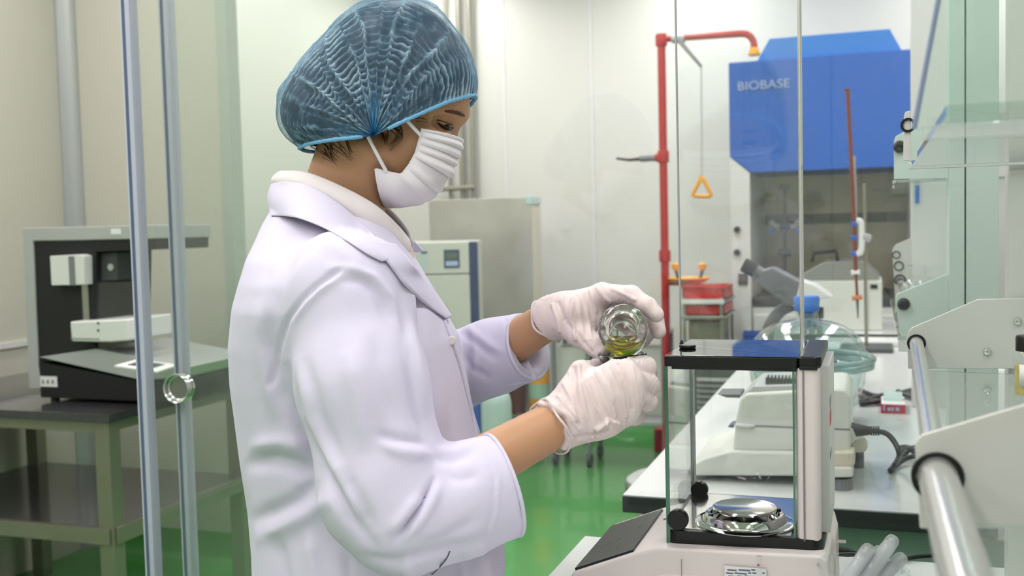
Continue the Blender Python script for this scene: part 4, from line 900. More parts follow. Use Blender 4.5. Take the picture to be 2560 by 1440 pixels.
# brown reagent bottle at the right edge
Yo = 1.18
bxx = q(2572, 920, Yo)[0]; bz_ = zsh + .0005
rbt = thing('reagent_bottle', 'clear reagent bottle of pale oil with black cap at right frame edge', 'bottle', (bxx, Yo, bz_))
def zo(py): return q(2560, py, Yo)[1]
rB = abs(q(2572, 920, Yo)[0] - q(2532, 920, Yo)[0])
hB = zo(872) - bz_
MB().lathe([(0, 0), (rB * .95, 0), (rB, .004), (rB, hB * .82), (rB * .85, hB * .95), (rB * .75, hB), (rB * .66, hB), (rB * .9, hB * .8), (rB * .9, .006), (0, .005)], (bxx, Yo, bz_), n=36).build('bottle', 'glass', rbt)
MB().lathe([(0, .007), (rB * .88, .007), (rB * .88, hB * .68), (0, hB * .68)], (bxx, Yo, bz_), n=36).build('contents', 'oil_label', rbt)
MB().lathe([(0, 0), (rB * .84, 0), (rB * .84, zo(827) - zo(860)), (rB * .78, zo(827) - zo(860) + .002), (0, zo(827) - zo(860) + .002)], (bxx, Yo, bz_ + hB - .002), n=36).build('cap', 'black_plastic', rbt)
lbm = MB(); G = [[(bxx + rB * 1.01 * cos(t), Yo + rB * 1.01 * sin(t), z) for z in (bz_ + hB * .3, bz_ + hB * .72)] for t in np.linspace(-2.3, -.7, 14)]
lbm.grid(G).build('paper_label', 'paper', rbt, solid=.0004)

# ------------------------------------------------------------------ beaker of tubes and a vial on the near bench
Yk2 = 1.122
bkc = (q(2150, 1440, Yk2)[0], Yk2)
bkr = .042
zrim = q(2120, 1412, Yk2)[1]
bk = thing('glass_beaker', 'wide glass beaker holding plastic tubes right of the balance', 'beaker', (bkc[0], bkc[1], BZ))
hk = zrim - BZ
MB().lathe([(0, 0), (bkr * .96, 0), (bkr, .005), (bkr, hk - .004), (bkr * 1.06, hk), (bkr * 1.01, hk), (bkr * .96, hk - .005), (bkr * .96, .006), (0, .004)], (bkc[0], bkc[1], BZ), n=48).build('wall', 'glass', bk)
TL = [((2085, 1500), (2178, 1362), -.01, 'clear plastic tube leaning leftmost in the wide beaker'), ((2110, 1500), (2206, 1368), .005, 'shortest middle plastic tube leaning in the wide beaker'), ((2130, 1510), (2238, 1340), .015, 'tallest plastic tube leaning in the wide beaker'), ((2120, 1500), (2228, 1356), -.005, 'plastic tube just below the tallest one in the beaker'), ((2150, 1500), (2262, 1386), .02, 'plastic tube leaning lowest to the right in the beaker')]
for (a, b, dy, lb_) in TL:
    p0 = PY(a[0], a[1], Yk2 + dy); p1 = PY(b[0], b[1], Yk2 + dy + .01)
    t = thing('plastic_tube', lb_, 'tube', tuple(p0), group='plastic tubes in the beaker')
    dd = p1 - p0; dl = np.linalg.norm(dd); rr = .0072
    MB().lathe([(0, 0), (rr * .5, .002), (rr * .8, .008), (rr, .016), (rr, dl - .006), (rr * .8, dl - .002), (rr * .4, dl), (0, dl), (rr * .5, dl - .006), (rr * .88, dl - .010), (rr * .88, .018), (0, .006)], p0, dd, n=20).build('tube_wall', 'frost_plastic', t)
Yv2 = 1.30
vx = q(2250, 1440, Yv2)[0]; zv = q(2250, 1424, Yv2)[1]; hv = zv - BZ
vi = thing('glass_vial', 'small clear vial with white label beside the beaker of tubes', 'vial', (vx, Yv2, BZ))
MB().lathe([(0, 0), (.015, 0), (.0155, .003), (.0155, hv * .8), (.012, hv * .9), (.012, hv), (.010, hv), (.010, hv * .9), (.0138, hv * .78), (.0138, .004), (0, .003)], (vx, Yv2, BZ), n=28).build('wall', 'glass', vi)
MB().lathe([(.0156, .01), (.0160, .01), (.0160, hv * .66), (.0156, hv * .66)], (vx, Yv2, BZ), n=28, closed=True).build('label_band', 'paper', vi)
# lead from the balance
ln = thing('balance_lead', 'black lead from the back of the analytical balance across the bench', 'cable', (0, 1.36, BZ))
p0 = PY(2092, 1378, 1.37)
MB().tube([p0, PY(2120, 1381, 1.37), PY(2140, 1384, 1.37)], [.0065, .006, .004], 12).build('plug', 'cable_black', ln)
MB().tube(spline([PY(2138, 1384, 1.37), PY(2165, 1386, 1.38), PZ(2200, 1412, BZ + .008), PZ(2290, 1392, BZ + .004), PZ(2400, 1385, BZ + .004)], 8), .0028, 8).build('lead', 'cable_black', ln)

# ================================================================== the worker
from mathutils.bvhtree import BVHTree
DP = 1.25                                   # distance of the worker's midline from the lens
def L(px, py, d=DP):                         # pixel at a distance -> (right, distance, height)
    p = PD(px, py, d); return np.array([(p - CC) @ rh, d, p[2]])
def toW(V):
    V = np.asarray(V, float); return np.stack([CC[0] + V[..., 0] * rh[0] + V[..., 1] * fh[0], CC[1] + V[..., 0] * rh[1] + V[..., 1] * fh[1], V[..., 2]], -1)
root_l = L(935, 1200); rw = toW(np.array([root_l[0], DP, 0.0]))
person = thing('person', 'lab worker in white coat, blue hair net and face mask pouring oil with gloved hands', 'person', tuple(rw), PSI)

class Grid:
    def __init__(s, lo, hi, h):
        s.lo = np.array(lo, float); s.h = h; n = np.ceil((np.array(hi) - s.lo) / h).astype(int) + 1
        ax = [(s.lo[i] + h * np.arange(n[i])).astype(np.float32) for i in range(3)]
        s.X, s.Y, s.Z = np.meshgrid(*ax, indexing='ij', sparse=True); s.n = tuple(n)
def capsule(g, a, b, ra, rb):
    a = np.asarray(a, np.float32); b = np.asarray(b, np.float32); d = b - a; L2 = float(d @ d) + 1e-12
    t = ((g.X - a[0]) * d[0] + (g.Y - a[1]) * d[1] + (g.Z - a[2]) * d[2]) / np.float32(L2); t = np.clip(t, 0, 1)
    q_ = (g.X - a[0] - t * d[0]) ** 2; q_ = q_ + (g.Y - a[1] - t * d[1]) ** 2; q_ = q_ + (g.Z - a[2] - t * d[2]) ** 2
    return np.sqrt(q_) - (np.float32(ra) + t * np.float32(rb - ra))
def ellipsoid(g, c, r, ang=0.0):             # ang: tilt in the right/height plane
    ca, sa = np.float32(cos(ang)), np.float32(sin(ang)); dx = g.X - np.float32(c[0]); dz = g.Z - np.float32(c[2])
    u = (dx * ca + dz * sa) / np.float32(r[0]); v = (g.Y - np.float32(c[1])) / np.float32(r[1]); w_ = (-dx * sa + dz * ca) / np.float32(r[2])
    k = np.sqrt(u * u + v * v + w_ * w_); return (k - 1) * np.float32(min(r))
def smin(a, b, k):
    h_ = np.clip(0.5 + 0.5 * (b - a) / k, 0, 1); return b + (a - b) * h_ - k * h_ * (1 - h_)
def smax(a, b, k): return -smin(-a, -b, k)
def chain(g, pts, rs, k=.006, acc=None):
    for i in range(len(pts) - 1):
        c = capsule(g, pts[i], pts[i + 1], rs[i], rs[i + 1]); acc = c if acc is None else smin(acc, c, k)
    return acc
def surface_nets(Fv, g):
    Fv = np.ascontiguousarray(np.broadcast_to(Fv, g.n)); S = Fv < 0
    nx, ny, nz = Fv.shape; cs = (nx - 1, ny - 1, nz - 1)
    cnt = np.zeros(cs, np.int8); acc = np.zeros(cs + (3,), np.float32)
    crn = [(i, j, k) for i in (0, 1) for j in (0, 1) for k in (0, 1)]
    def sl(o): return tuple(slice(o[i], o[i] + cs[i]) for i in range(3))
    for a in crn:
        for ax in range(3):
            if a[ax] == 1: continue
            b = list(a); b[ax] = 1; b = tuple(b)
            m = S[sl(a)] != S[sl(b)]
            idx = np.nonzero(m); fa = Fv[sl(a)][idx]; fb = Fv[sl(b)][idx]; t = fa / (fa - fb)
            off = np.tile(np.array(a, np.float32), (len(t), 1)); off[:, ax] += t
            acc[idx] += off; cnt[idx] += 1
    act = np.nonzero(cnt > 0); vid = -np.ones(cs, np.int64); vid[act] = np.arange(len(act[0]))
    V = (np.stack(act, 1) + acc[act] / cnt[act][:, None]) * g.h + g.lo
    faces = []
    for ax in range(3):
        a = [slice(None)] * 3; b = [slice(None)] * 3; a[ax] = slice(0, -1); b[ax] = slice(1, None)
        m = S[tuple(a)] != S[tuple(b)]; u, v = [i for i in range(3) if i != ax]
        I = np.stack(np.nonzero(m), 1); ok = (I[:, u] > 0) & (I[:, v] > 0) & (I[:, u] < cs[u]) & (I[:, v] < cs[v]); I = I[ok]
        if len(I) == 0: continue
        sgn = S[tuple(a)][tuple(I.T)]
        def c(du, dv): J = I.copy(); J[:, u] += du; J[:, v] += dv; return vid[tuple(J.T)]
        Q = np.stack([c(-1, -1), c(0, -1), c(0, 0), c(-1, 0)], 1)
        flip = sgn if ax != 1 else ~sgn
        Q[~flip] = Q[~flip][:, ::-1]; faces.append(Q)
    return V, np.concatenate(faces)
def smooth_mesh(V, Fq, it=2, lam=.5):
    E = np.concatenate([Fq[:, [0, 1]], Fq[:, [1, 2]], Fq[:, [2, 3]], Fq[:, [3, 0]]]); n = len(V)
    deg = np.bincount(E.ravel(), minlength=n)[:, None]
    for _ in range(it):
        s = np.zeros_like(V)
        for k in range(3):
            s[:, k] = np.bincount(E[:, 0], V[E[:, 1], k], n) + np.bincount(E[:, 1], V[E[:, 0], k], n)
        V = V + lam * (s / np.maximum(deg, 1) - V)
    return V
def normals(V, Fq):
    a = V[Fq[:, 2]] - V[Fq[:, 0]]; b = V[Fq[:, 3]] - V[Fq[:, 1]]; fn = np.cross(a, b); N = np.zeros_like(V)
    for k in range(3):
        for c in range(4): N[:, k] += np.bincount(Fq[:, c], fn[:, k], len(V))
    return N / (np.linalg.norm(N, axis=1)[:, None] + 1e-12)
def pix(Vl):
    Wv = toW(Vl) - CC; z = Wv @ fw; return np.stack([1280 + F * (Wv @ cr) / z, 720 - F * (Wv @ cu) / z], 1)
def poly_dist(P, pts):
    D = np.full(len(P), 1e9)
    for a, b in zip(pts[:-1], pts[1:]):
        a = np.array(a, float); b = np.array(b, float); d = b - a; t = np.clip(((P - a) @ d) / (d @ d), 0, 1); D = np.minimum(D, np.linalg.norm(P - a - t[:, None] * d, axis=1))
    return D
def noise3(V, sc, seed=0):                   # cheap smooth value noise
    rng = np.random.RandomState(seed); T_ = rng.rand(32, 32, 32).astype(np.float32); p = V * sc + 100; i = np.floor(p).astype(int); f_ = p - i; f_ = f_ * f_ * (3 - 2 * f_); r = 0
    for a in (0, 1):
        for b in (0, 1):
            for c in (0, 1):
                r = r + T_[(i[:, 0] + a) % 32, (i[:, 1] + b) % 32, (i[:, 2] + c) % 32] * (f_[:, 0] if a else 1 - f_[:, 0]) * (f_[:, 1] if b else 1 - f_[:, 1]) * (f_[:, 2] if c else 1 - f_[:, 2])
    return r - .5
def apply_folds(V, Fq, folds, side=True):
    """press and lift cloth folds along lines drawn on the near side of the garment"""
    N = normals(V, Fq); P = pix(V)
    vd = toW(V) - CC; Nw = N[:, :1] * rh + N[:, 1:2] * fh + N[:, 2:] * upv; face = -(Nw * vd).sum(1) / np.linalg.norm(vd, axis=1); wgt = np.clip(face * 3, 0, 1) if side else 1.0
    D = np.zeros(len(V))
    for pts, wd, am in folds:
        x = poly_dist(P, pts) / wd; q0 = np.array(pts[0], float); q1 = np.array(pts[-1], float); dd = q1 - q0; ln = np.linalg.norm(dd)
        u = ((P - q0) @ dd) / (ln * ln); e = .28 if wd > 6 else .05
        D += am * np.exp(-x * x) * np.clip(np.minimum(u + .06, 1.06 - u) / e, 0, 1)
    return V + N * (D * wgt)[:, None]
BV = {}
def build_l(name, V, Fq, m, parent, bvh=False, smooth=True):
    Wv = toW(V); Ri = np.array(parent_inv(parent)); Vl = Wv @ Ri[:3, :3].T + Ri[:3, 3]
    me = bpy.data.meshes.new(name); me.from_pydata(Vl.tolist(), [], Fq.tolist() if hasattr(Fq, 'tolist') else Fq)
    if smooth: me.polygons.foreach_set('use_smooth', [True] * len(me.polygons))
    me.materials.append(MATS[m]); me.update()
    o = bpy.data.objects.new(name, me); COL.objects.link(o); o.parent = parent
    if bvh: BV[bvh] = BVHTree.FromPolygons([tuple(p) for p in Wv], [tuple(int(i) for i in f_) for f_ in Fq])
    return o
def hit(key, px, py, off=0.0, fallback=DP):
    d = DR(px, py); d = d / np.linalg.norm(d); h_ = BV[key].ray_cast(Vector(CC), Vector(d))
    if h_[0] is None: return PD(px, py, fallback)
    n = np.array(h_[1]);
    if n @ d > 0: n = -n
    return np.array(h_[0]) + n * off

# ---- materials of the person
mat('skin', (206, 158, 122), 0.48, var=0.06, scale=20, sss=0.12, bump=0.03, bscale=180, spec=0.35)
mat('coat_cloth', (226, 221, 242), 0.85, var=0.015, scale=6, bump=0.05, bscale=900, spec=0.15)
mat('shirt_cloth', (240, 233, 232), 0.85, var=0.01, bump=0.04, bscale=700, spec=0.15)
mat('shirt_pink', (236, 214, 206), 0.85, var=0.01, spec=0.15)
mat('mask_cloth', (250, 246, 250), 0.85, var=0.01, bump=0.04, bscale=900, spec=0.15)
mat('hair', (34, 28, 28), 0.45, var=0.25, scale=30, stretch=(4, 4, 1))
mat('hair_brown', (58, 40, 32), 0.5, var=0.15)
mat('eye_dark', (30, 18, 14), 0.25, var=0)
mat('eyebrow', (96, 66, 50), 0.7, var=0.1)
mat('trouser', (46, 50, 60), 0.85, var=0.05)
mat('shoe', (235, 235, 235), 0.5, var=0.03)
def glove_mat():
    m = mat('glove', (240, 224, 221), 0.42, var=0.03, scale=25, sss=0.15, spec=0.35); nt = m.node_tree; b = nt.nodes['Principled BSDF']
    tc = nt.nodes.new('ShaderNodeTexCoord'); mp = nt.nodes.new('ShaderNodeMapping'); mp.inputs['Rotation'].default_value = (0.2, 0.5, .3); mp.inputs['Scale'].default_value = (1, .6, .25)
    n = nt.nodes.new('ShaderNodeTexNoise'); n.inputs['Scale'].default_value = 95; n.inputs['Detail'].default_value = 2; n.inputs['Distortion'].default_value = .8
    bp = nt.nodes.new('ShaderNodeBump'); bp.inputs['Strength'].default_value = .5; bp.inputs['Distance'].default_value = .006
    nt.links.new(tc.outputs['Object'], mp.inputs[0]); nt.links.new(mp.outputs[0], n.inputs['Vector']); nt.links.new(n.outputs['Fac'], bp.inputs['Height']); nt.links.new(bp.outputs[0], b.inputs['Normal'])
glove_mat()

# ---- body: head and neck (fine grid) with torso, arms and legs (coarser grid), one mesh
hc = lambda px, py, lat=0.0: L(px, py, DP) + np.array([0, lat, 0])
g = Grid(hc(720, 640) - np.array([0, .12, 0]), hc(1230, -20) + np.array([0, .12, 0]), .0026)
Fh = ellipsoid(g, hc(990, 196), (.0880, .068, .076))
Fh = smin(Fh, ellipsoid(g, hc(1098, 258), (.035, .050, .036)), .012)
Fh = smin(Fh, ellipsoid(g, hc(1046, 320), (.040, .052, .070), radians(8)), .02)
Fh = smin(Fh, ellipsoid(g, hc(1012, 392), (.036, .046, .046), radians(-25)), .02)
Fh = smin(Fh, capsule(g, hc(1046, 456), hc(1046, 466), .016, .016), .02)
for s_ in (-1, 1):
    Fh = smin(Fh, capsule(g, hc(962, 392, s_ * .047), hc(1040, 460, s_ * .014), .014, .012), .018)
    Fh = smin(Fh, capsule(g, hc(1151, 284, s_ * .008), hc(1116, 290, s_ * .038), .009, .008), .010)
    Fh = smin(Fh, ellipsoid(g, hc(1074, 352, s_ * .040), (.024, .018, .022)), .015)
    Fh = smax(Fh, -ellipsoid(g, hc(1118, 318, s_ * .042), (.016, .012, .008)), .010)
    Fh = smin(Fh, ellipsoid(g, hc(1102, 320, s_ * .033), (.0115, .0110, .0095)), .004)
    Fh = smin(Fh, ellipsoid(g, hc(940, 282, s_ * .064), (.016, .008, .026), radians(-12)), .006)
Fh = smin(Fh, capsule(g, hc(1118, 306), hc(1122, 352), .008, .0105), .008)
nb = hc(836, 575); nt_ = hc(893, 375)
Fh = smin(Fh, capsule(g, nb, nt_, .053, .046), .02)
Fh = smin(Fh, capsule(g, hc(930, 380, -.045), hc(925, 560, -.012), .012, .010), .016)
Fh = smin(Fh, capsule(g, hc(930, 380, .045), hc(925, 560, .012), .012, .010), .016)
V1, F1 = surface_nets(Fh, g); V1 = smooth_mesh(V1, F1, 2)
# arms (bare forearm between sleeve and glove), torso and legs
ELR = L(975, 1285, 1.03); WRR = L(1396, 1056, 1.145); SHR = L(860, 720, 1.10)
ELL = L(1085, 985, 1.43); WRL = L(1380, 795, 1.295); SHL = L(880, 700, 1.40)
zt = lambda z: np.array([0, 0, z])
pel = L(945, 1430); pel_x = pel[0]
g2 = Grid((pel_x - .24, DP - .26, .0), (L(1440, 700)[0] + .02, DP + .26, hc(800, 560)[2]), .005)
Fb = chain(g2, [SHR, ELR, WRR], [.040, .034, .0255])
Fb = chain(g2, [SHL, ELL, WRL], [.040, .034, .0240], acc=Fb)
Fb = smin(Fb, ellipsoid(g2, L(870, 860), (.085, .145, .130)), .03)
Fb = smin(Fb, ellipsoid(g2, L(935, 1150), (.090, .130, .14)), .04)
Fb = smin(Fb, np.float32(1) * ellipsoid(g2, (pel_x, DP, .86), (.10, .155, .12)), .04)
for s_ in (-1, 1):
    Fb = smin(Fb, chain(g2, [(pel_x, DP + s_ * .085, .84), (pel_x + .015, DP + s_ * .09, .46), (pel_x - .01, DP + s_ * .09, .08)], [.082, .055, .038], .01), .02)
    Fb = smin(Fb, capsule(g2, (pel_x - .02, DP + s_ * .09, .035), (pel_x + .13, DP + s_ * .10, .03), .036, .03), .02)
Fb = smin(Fb, capsule(g2, nb, L(845, 660), .050, .06), .02)
V2, F2 = surface_nets(Fb, g2); V2 = smooth_mesh(V2, F2, 2)
body = build_l('body', np.concatenate([V1, V2]), np.concatenate([F1, F2 + len(V1)]), 'skin', person, bvh='body')
# eyes, lashes, brows
for s_ in ((1,) if False else (1,)):
    lash = [hit('body', x, y, .0012) for x, y in ((1094, 307), (1103, 314), (1114, 320), (1126, 322), (1131, 318))]
    MB().tube(spline(lash, 5), [.0006 + .0016 * sin(pi * i / 20) for i in range(21)], 8).build('eyelashes', 'eye_dark', person)
    e_c = [hit('body', x, y, .0003) for x, y in ((1108, 316), (1117, 318), (1125, 319))]
    MB().tube(spline(e_c, 5), [.0012, .002, .0026, .003, .0032, .0034, .0032, .003, .0024, .0018, .001], 10).build('eye', 'eye_dark', person)
    crs = [hit('body', x, y, .0002) for x, y in ((1092, 300), (1104, 303), (1118, 308), (1130, 311))]
    MB().tube(spline(crs, 5), .0008, 6).build('eyelid_crease', 'eyebrow', person)
br_ = [hit('body', x, y, .0006) for x, y in ((1112, 278), (1130, 279), (1148, 284), (1160, 289))]
MB().tube(spline(br_, 5), [.0008, .0012, .0015, .0018, .002, .0022, .0022, .0022, .0022, .0022, .0022, .0022, .002, .0018, .0015, .001], 8).build('eyebrow', 'eyebrow', person)

# ---- hair net: fan shaped sheet gathered at both ears
pole = L(936, 340, DP - .084)
OUT = [(1186, 252), (1191, 220), (1190, 187), (1180, 145), (1157, 97), (1135, 64), (1107, 35), (1080, 14), (1052, 0), (1010, -8), (965, -6), (930, 0), (908, 8), (882, 24), (858, 43), (828, 76), (795, 113), (765, 148), (737, 183), (715, 212), (701, 243), (694, 275), (698, 310), (712, 338), (735, 360), (764, 376)]
ol = np.array([L(a, b) for a, b in OUT]); ov = ol[:, [0, 2]] - pole[[0, 2]]; oa = np.unwrap(np.arctan2(ov[:, 1], ov[:, 0])); orr = np.hypot(ov[:, 0], ov[:, 1])
def cap_surface(nph, nla, scale=1.0, Wd=.088, pleat=True, lam_max=pi / 2):
    ph = np.linspace(oa[0], oa[-1], nph); R = np.interp(ph, oa, orr); R = np.convolve(np.pad(R, 6, mode='edge'), np.ones(13) / 13, 'valid') if nph > 60 else R
    la = np.linspace(-lam_max, lam_max, nla); PH, LA = np.meshgrid(ph, la, indexing='ij'); RR = np.repeat(R[:, None], nla, 1)
    s = np.cos(LA); rad = np.abs(s) ** .62; y = np.sin(LA) * Wd
    t = (PH - ph[0]) / (ph[-1] - ph[0]); crease = np.zeros_like(PH); disp = np.zeros_like(PH)
    if pleat:
        lf = np.linspace(-pi / 2, pi / 2, 2001); cx_ = .165 * np.cos(lf).clip(0) ** .62; cy_ = .088 * np.sin(lf); sl_ = np.concatenate([[0], np.cumsum(np.hypot(np.diff(cx_), np.diff(cy_)))]); sl_ -= sl_[1000]
        S_ = np.interp(LA, lf, sl_)
        edge = np.clip(np.abs(S_) / sl_[-1], 0, 1)
        FK = ((.50, .03, .35, .3), (.74, .035, .6, .2), (.98, .028, .8, .1), (1.20, .022, .8, .25), (1.40, .020, 1.0, .1), (1.52, .016, .8, .1), (1.66, .020, 1.0, .08), (1.78, .022, .9, .3), (2.02, .026, .9, .12), (2.20, .03, .7, .3), (2.50, .03, .8, .15), (2.72, .035, .6, .35), (2.98, .03, .5, .3))
        sec = np.zeros_like(PH); nz = lambda a, b, sd: noise3(np.stack([PH.ravel() * a, S_.ravel() * b, 0 * LA.ravel()], 1), 1.0, sd).reshape(PH.shape)
        for n_, (pk, w_, am, e0) in enumerate(FK):
            pk2 = pk + .030 * np.sin(S_ * 40 + pk * 9) + .06 * np.sin(S_ * 17 + pk * 5) + .03 * nz(1, 90, 20 + n_)
            sec = np.where(PH > pk2, n_ + 1, sec)
            fz = np.exp(-((PH - pk2) / w_) ** 2) * am * np.clip((edge - e0) * 3, 0, 1) * np.clip(.75 + 1.2 * nz(2, 60, 40 + n_), 0, 1.2); disp += .0060 * fz; crease += .55 * fz
        rng = np.random.RandomState(11); offs = rng.rand(16) * .008; tilt = (rng.rand(16) - .5) * .05; sv = .25 + .75 * rng.rand(16); sv[[0, 1, 2, 3, 8, 10]] = (.85, .8, .6, .5, 1.0, 1.0)
        si = sec.astype(int); q_ = S_ + np.sign(LA) * offs[si] + tilt[si] * (PH - 1.7) * .4 + .004 * nz(7, 60, 3) + .002 * nz(20, 150, 4)
        rid = np.abs(np.cos(q_ / .0082 * pi)) ** 8
        vis = sv[si] * np.clip(.72 + 1.3 * nz(5, 55, 6), .12, 1.1); crease += rid * vis * np.clip((1.02 - edge) * 6, 0, 1)
        disp += .0026 * rid * np.clip(vis + .2, 0, 1) * np.clip((1 - edge) * 5, 0, 1)
        disp += .004 * nz(6, 45, 7) * np.clip((1 - edge) * 4, 0, 1)
        ge = np.clip((edge - .66) / .34, 0, 1) ** 2; gph = np.exp(-((PH - 1.55) / .22) ** 2) + .8 * np.clip((PH - 2.7) / .4, 0, 1) + .4 * np.exp(-((PH - .9) / .2) ** 2)
        gather = np.clip(ge * gph * 1.2 + .9 * np.clip((edge - .93) / .07, 0, 1), 0, 1)
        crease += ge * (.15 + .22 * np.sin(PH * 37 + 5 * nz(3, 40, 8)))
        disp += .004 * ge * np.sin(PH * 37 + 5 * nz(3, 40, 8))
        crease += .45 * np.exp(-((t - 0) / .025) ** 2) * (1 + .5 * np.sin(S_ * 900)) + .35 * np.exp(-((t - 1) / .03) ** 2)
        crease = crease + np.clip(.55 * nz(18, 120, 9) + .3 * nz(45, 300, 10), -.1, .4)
        global GATHER; GATHER = gather
    rr = RR * rad * scale + disp
    X = pole[0] + rr * np.cos(PH); Z = pole[2] + rr * np.sin(PH); Y = DP + y * (1 + disp * 6)
    return np.stack([X, Y, Z], -1), crease
Gc, crz = cap_surface(230, 300)
def grid_faces(nu, nv): i, j = np.meshgrid(np.arange(nu - 1), np.arange(nv - 1), indexing='ij'); a = (i * nv + j).ravel(); return np.stack([a, a + nv, a + nv + 1, a + 1], 1)
def net_mat():
    m = bpy.data.materials.new('hair_net'); m.use_nodes = True; nt = m.node_tree; nt.nodes.remove(nt.nodes['Principled BSDF']); out = nt.nodes['Material Output']
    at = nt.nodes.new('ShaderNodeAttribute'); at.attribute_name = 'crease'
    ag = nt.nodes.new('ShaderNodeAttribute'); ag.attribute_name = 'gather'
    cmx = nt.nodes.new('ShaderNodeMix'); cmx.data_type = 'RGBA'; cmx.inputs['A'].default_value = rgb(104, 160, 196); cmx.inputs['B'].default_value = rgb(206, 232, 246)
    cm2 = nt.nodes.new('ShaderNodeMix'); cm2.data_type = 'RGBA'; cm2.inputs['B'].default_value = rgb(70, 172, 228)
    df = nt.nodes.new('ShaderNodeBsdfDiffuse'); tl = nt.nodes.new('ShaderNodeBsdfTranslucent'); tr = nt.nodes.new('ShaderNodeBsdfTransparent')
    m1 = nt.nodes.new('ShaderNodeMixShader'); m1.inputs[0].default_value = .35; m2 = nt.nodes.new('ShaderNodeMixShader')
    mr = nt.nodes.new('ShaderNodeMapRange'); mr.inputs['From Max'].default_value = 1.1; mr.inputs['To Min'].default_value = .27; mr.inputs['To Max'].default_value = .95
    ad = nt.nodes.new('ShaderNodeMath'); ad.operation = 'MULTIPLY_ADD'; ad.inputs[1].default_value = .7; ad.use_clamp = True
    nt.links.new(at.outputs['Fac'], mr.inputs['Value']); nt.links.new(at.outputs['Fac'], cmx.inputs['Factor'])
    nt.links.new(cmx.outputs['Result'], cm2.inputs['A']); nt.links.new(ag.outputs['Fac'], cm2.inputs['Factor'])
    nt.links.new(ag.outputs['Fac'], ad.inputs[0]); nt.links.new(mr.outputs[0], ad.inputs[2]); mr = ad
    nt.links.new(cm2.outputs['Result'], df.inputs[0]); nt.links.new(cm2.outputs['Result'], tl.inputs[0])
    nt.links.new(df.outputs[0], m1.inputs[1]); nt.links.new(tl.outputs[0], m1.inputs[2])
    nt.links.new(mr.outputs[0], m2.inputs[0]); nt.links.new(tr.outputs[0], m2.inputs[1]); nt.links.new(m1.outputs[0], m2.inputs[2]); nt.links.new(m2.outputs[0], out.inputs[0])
    MATS['hair_net'] = m
net_mat()
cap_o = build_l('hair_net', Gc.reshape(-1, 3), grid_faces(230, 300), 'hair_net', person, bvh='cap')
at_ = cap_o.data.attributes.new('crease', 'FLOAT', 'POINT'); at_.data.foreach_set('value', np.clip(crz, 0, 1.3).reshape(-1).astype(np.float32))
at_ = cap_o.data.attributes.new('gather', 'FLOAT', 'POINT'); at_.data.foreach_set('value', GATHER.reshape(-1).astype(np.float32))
cap_o['label'] = 'translucent pleated blue bouffant hair net'
mat('net_band', (120, 186, 226), 0.8, var=0.12, scale=90)
band = [toW(Gc[2, j]) for j in range(4, 296, 4)]
MB().tube(band, [.0019 + .0005 * (i % 2) for i in range(len(band))], 8).build('elastic_band', 'net_band', cap_o)
band2 = [toW(Gc[-2, j]) for j in range(4, 296, 4)]
MB().tube(band2, [.0018 + .0006 * (i % 2) for i in range(len(band2))], 8).build('elastic_band', 'net_band', cap_o)
Gh, _ = cap_surface(90, 60, .972, .0855, False); Gh = Gh[2:-3]
build_l('hair', Gh.reshape(-1, 3), grid_faces(Gh.shape[0], 60), 'hair', person)
# wisps of hair before the ear and at the nape
rng_w = random.Random(4)
def wisp(pts, n, spread, r0):
    for _ in range(n):
        jx = rng_w.uniform(-spread, spread); jy = rng_w.uniform(-spread * .6, spread * .6); en = rng_w.uniform(.6, 1.1)
        pp = [hit('body', x + jx * (1 - .5 * i) + rng_w.uniform(-3, 3), y + jy, .0006) for i, (x, y) in enumerate(pts)]
        pp[-1] = pp[-2] + (pp[-1] - pp[-2]) * en; sp_ = spline(pp, 5)
        MB().tube(sp_, [max(.00018, r0 * (1 - i / len(sp_))) for i in range(len(sp_))], 5).build('hair_wisp', 'hair_brown', person)
wisp(((985, 318), (1000, 340), (975, 372)), 9, 16, .0006)
wisp(((960, 330), (962, 352), (955, 385)), 5, 12, .0005)
wisp(((1040, 300), (1056, 299), (1070, 303)), 3, 8, .0004)
wisp(((800, 365), (815, 382), (845, 398)), 14, 30, .0006)
wisp(((850, 355), (862, 372), (880, 392)), 8, 24, .0005)
# ---- face mask
Mt = [(0, 1157, 350), (.12, 1153, 372), (.22, 1143, 396), (.30, 1137, 410), (.37, 1130, 432), (.40, 1120, 437), (.52, 1106, 466), (.66, 1084, 494), (.80, 1050, 510), (.92, 1000, 518), (1, 965, 518)]
Et = [(0, 1056, 321), (.15, 1050, 345), (.35, 1040, 382), (.55, 1024, 412), (.70, 1004, 438), (.82, 978, 433), (1, 936, 422)]
nt2, ns = 90, 70
tt = np.linspace(0, 1, nt2); Mg = np.zeros((nt2, ns, 3))
Mx = np.interp(tt, [m[0] for m in Mt], [m[1] for m in Mt]); My = np.interp(tt, [m[0] for m in Mt], [m[2] for m in Mt])
Ex = np.interp(tt, [m[0] for m in Et], [m[1] for m in Et]); Ey = np.interp(tt, [m[0] for m in Et], [m[2] for m in Et])
lat = .066 - .004 * np.sin(tt * pi)
ss = np.linspace(-1, 1, ns)
for i in range(nt2):
    E = L(Ex[i], Ey[i], DP - lat[i]); Mi = L(Mx[i], My[i], DP)
    for j, s in enumerate(ss):
        u = 1 - abs(s); f_ = sin(u * pi / 2) ** .92; yy = -lat[i] * cos(u * pi / 2) ** .75
        p = E + (Mi - E) * f_; p[1] = DP + (yy if s < 0 else -yy); Mg[i, j] = p
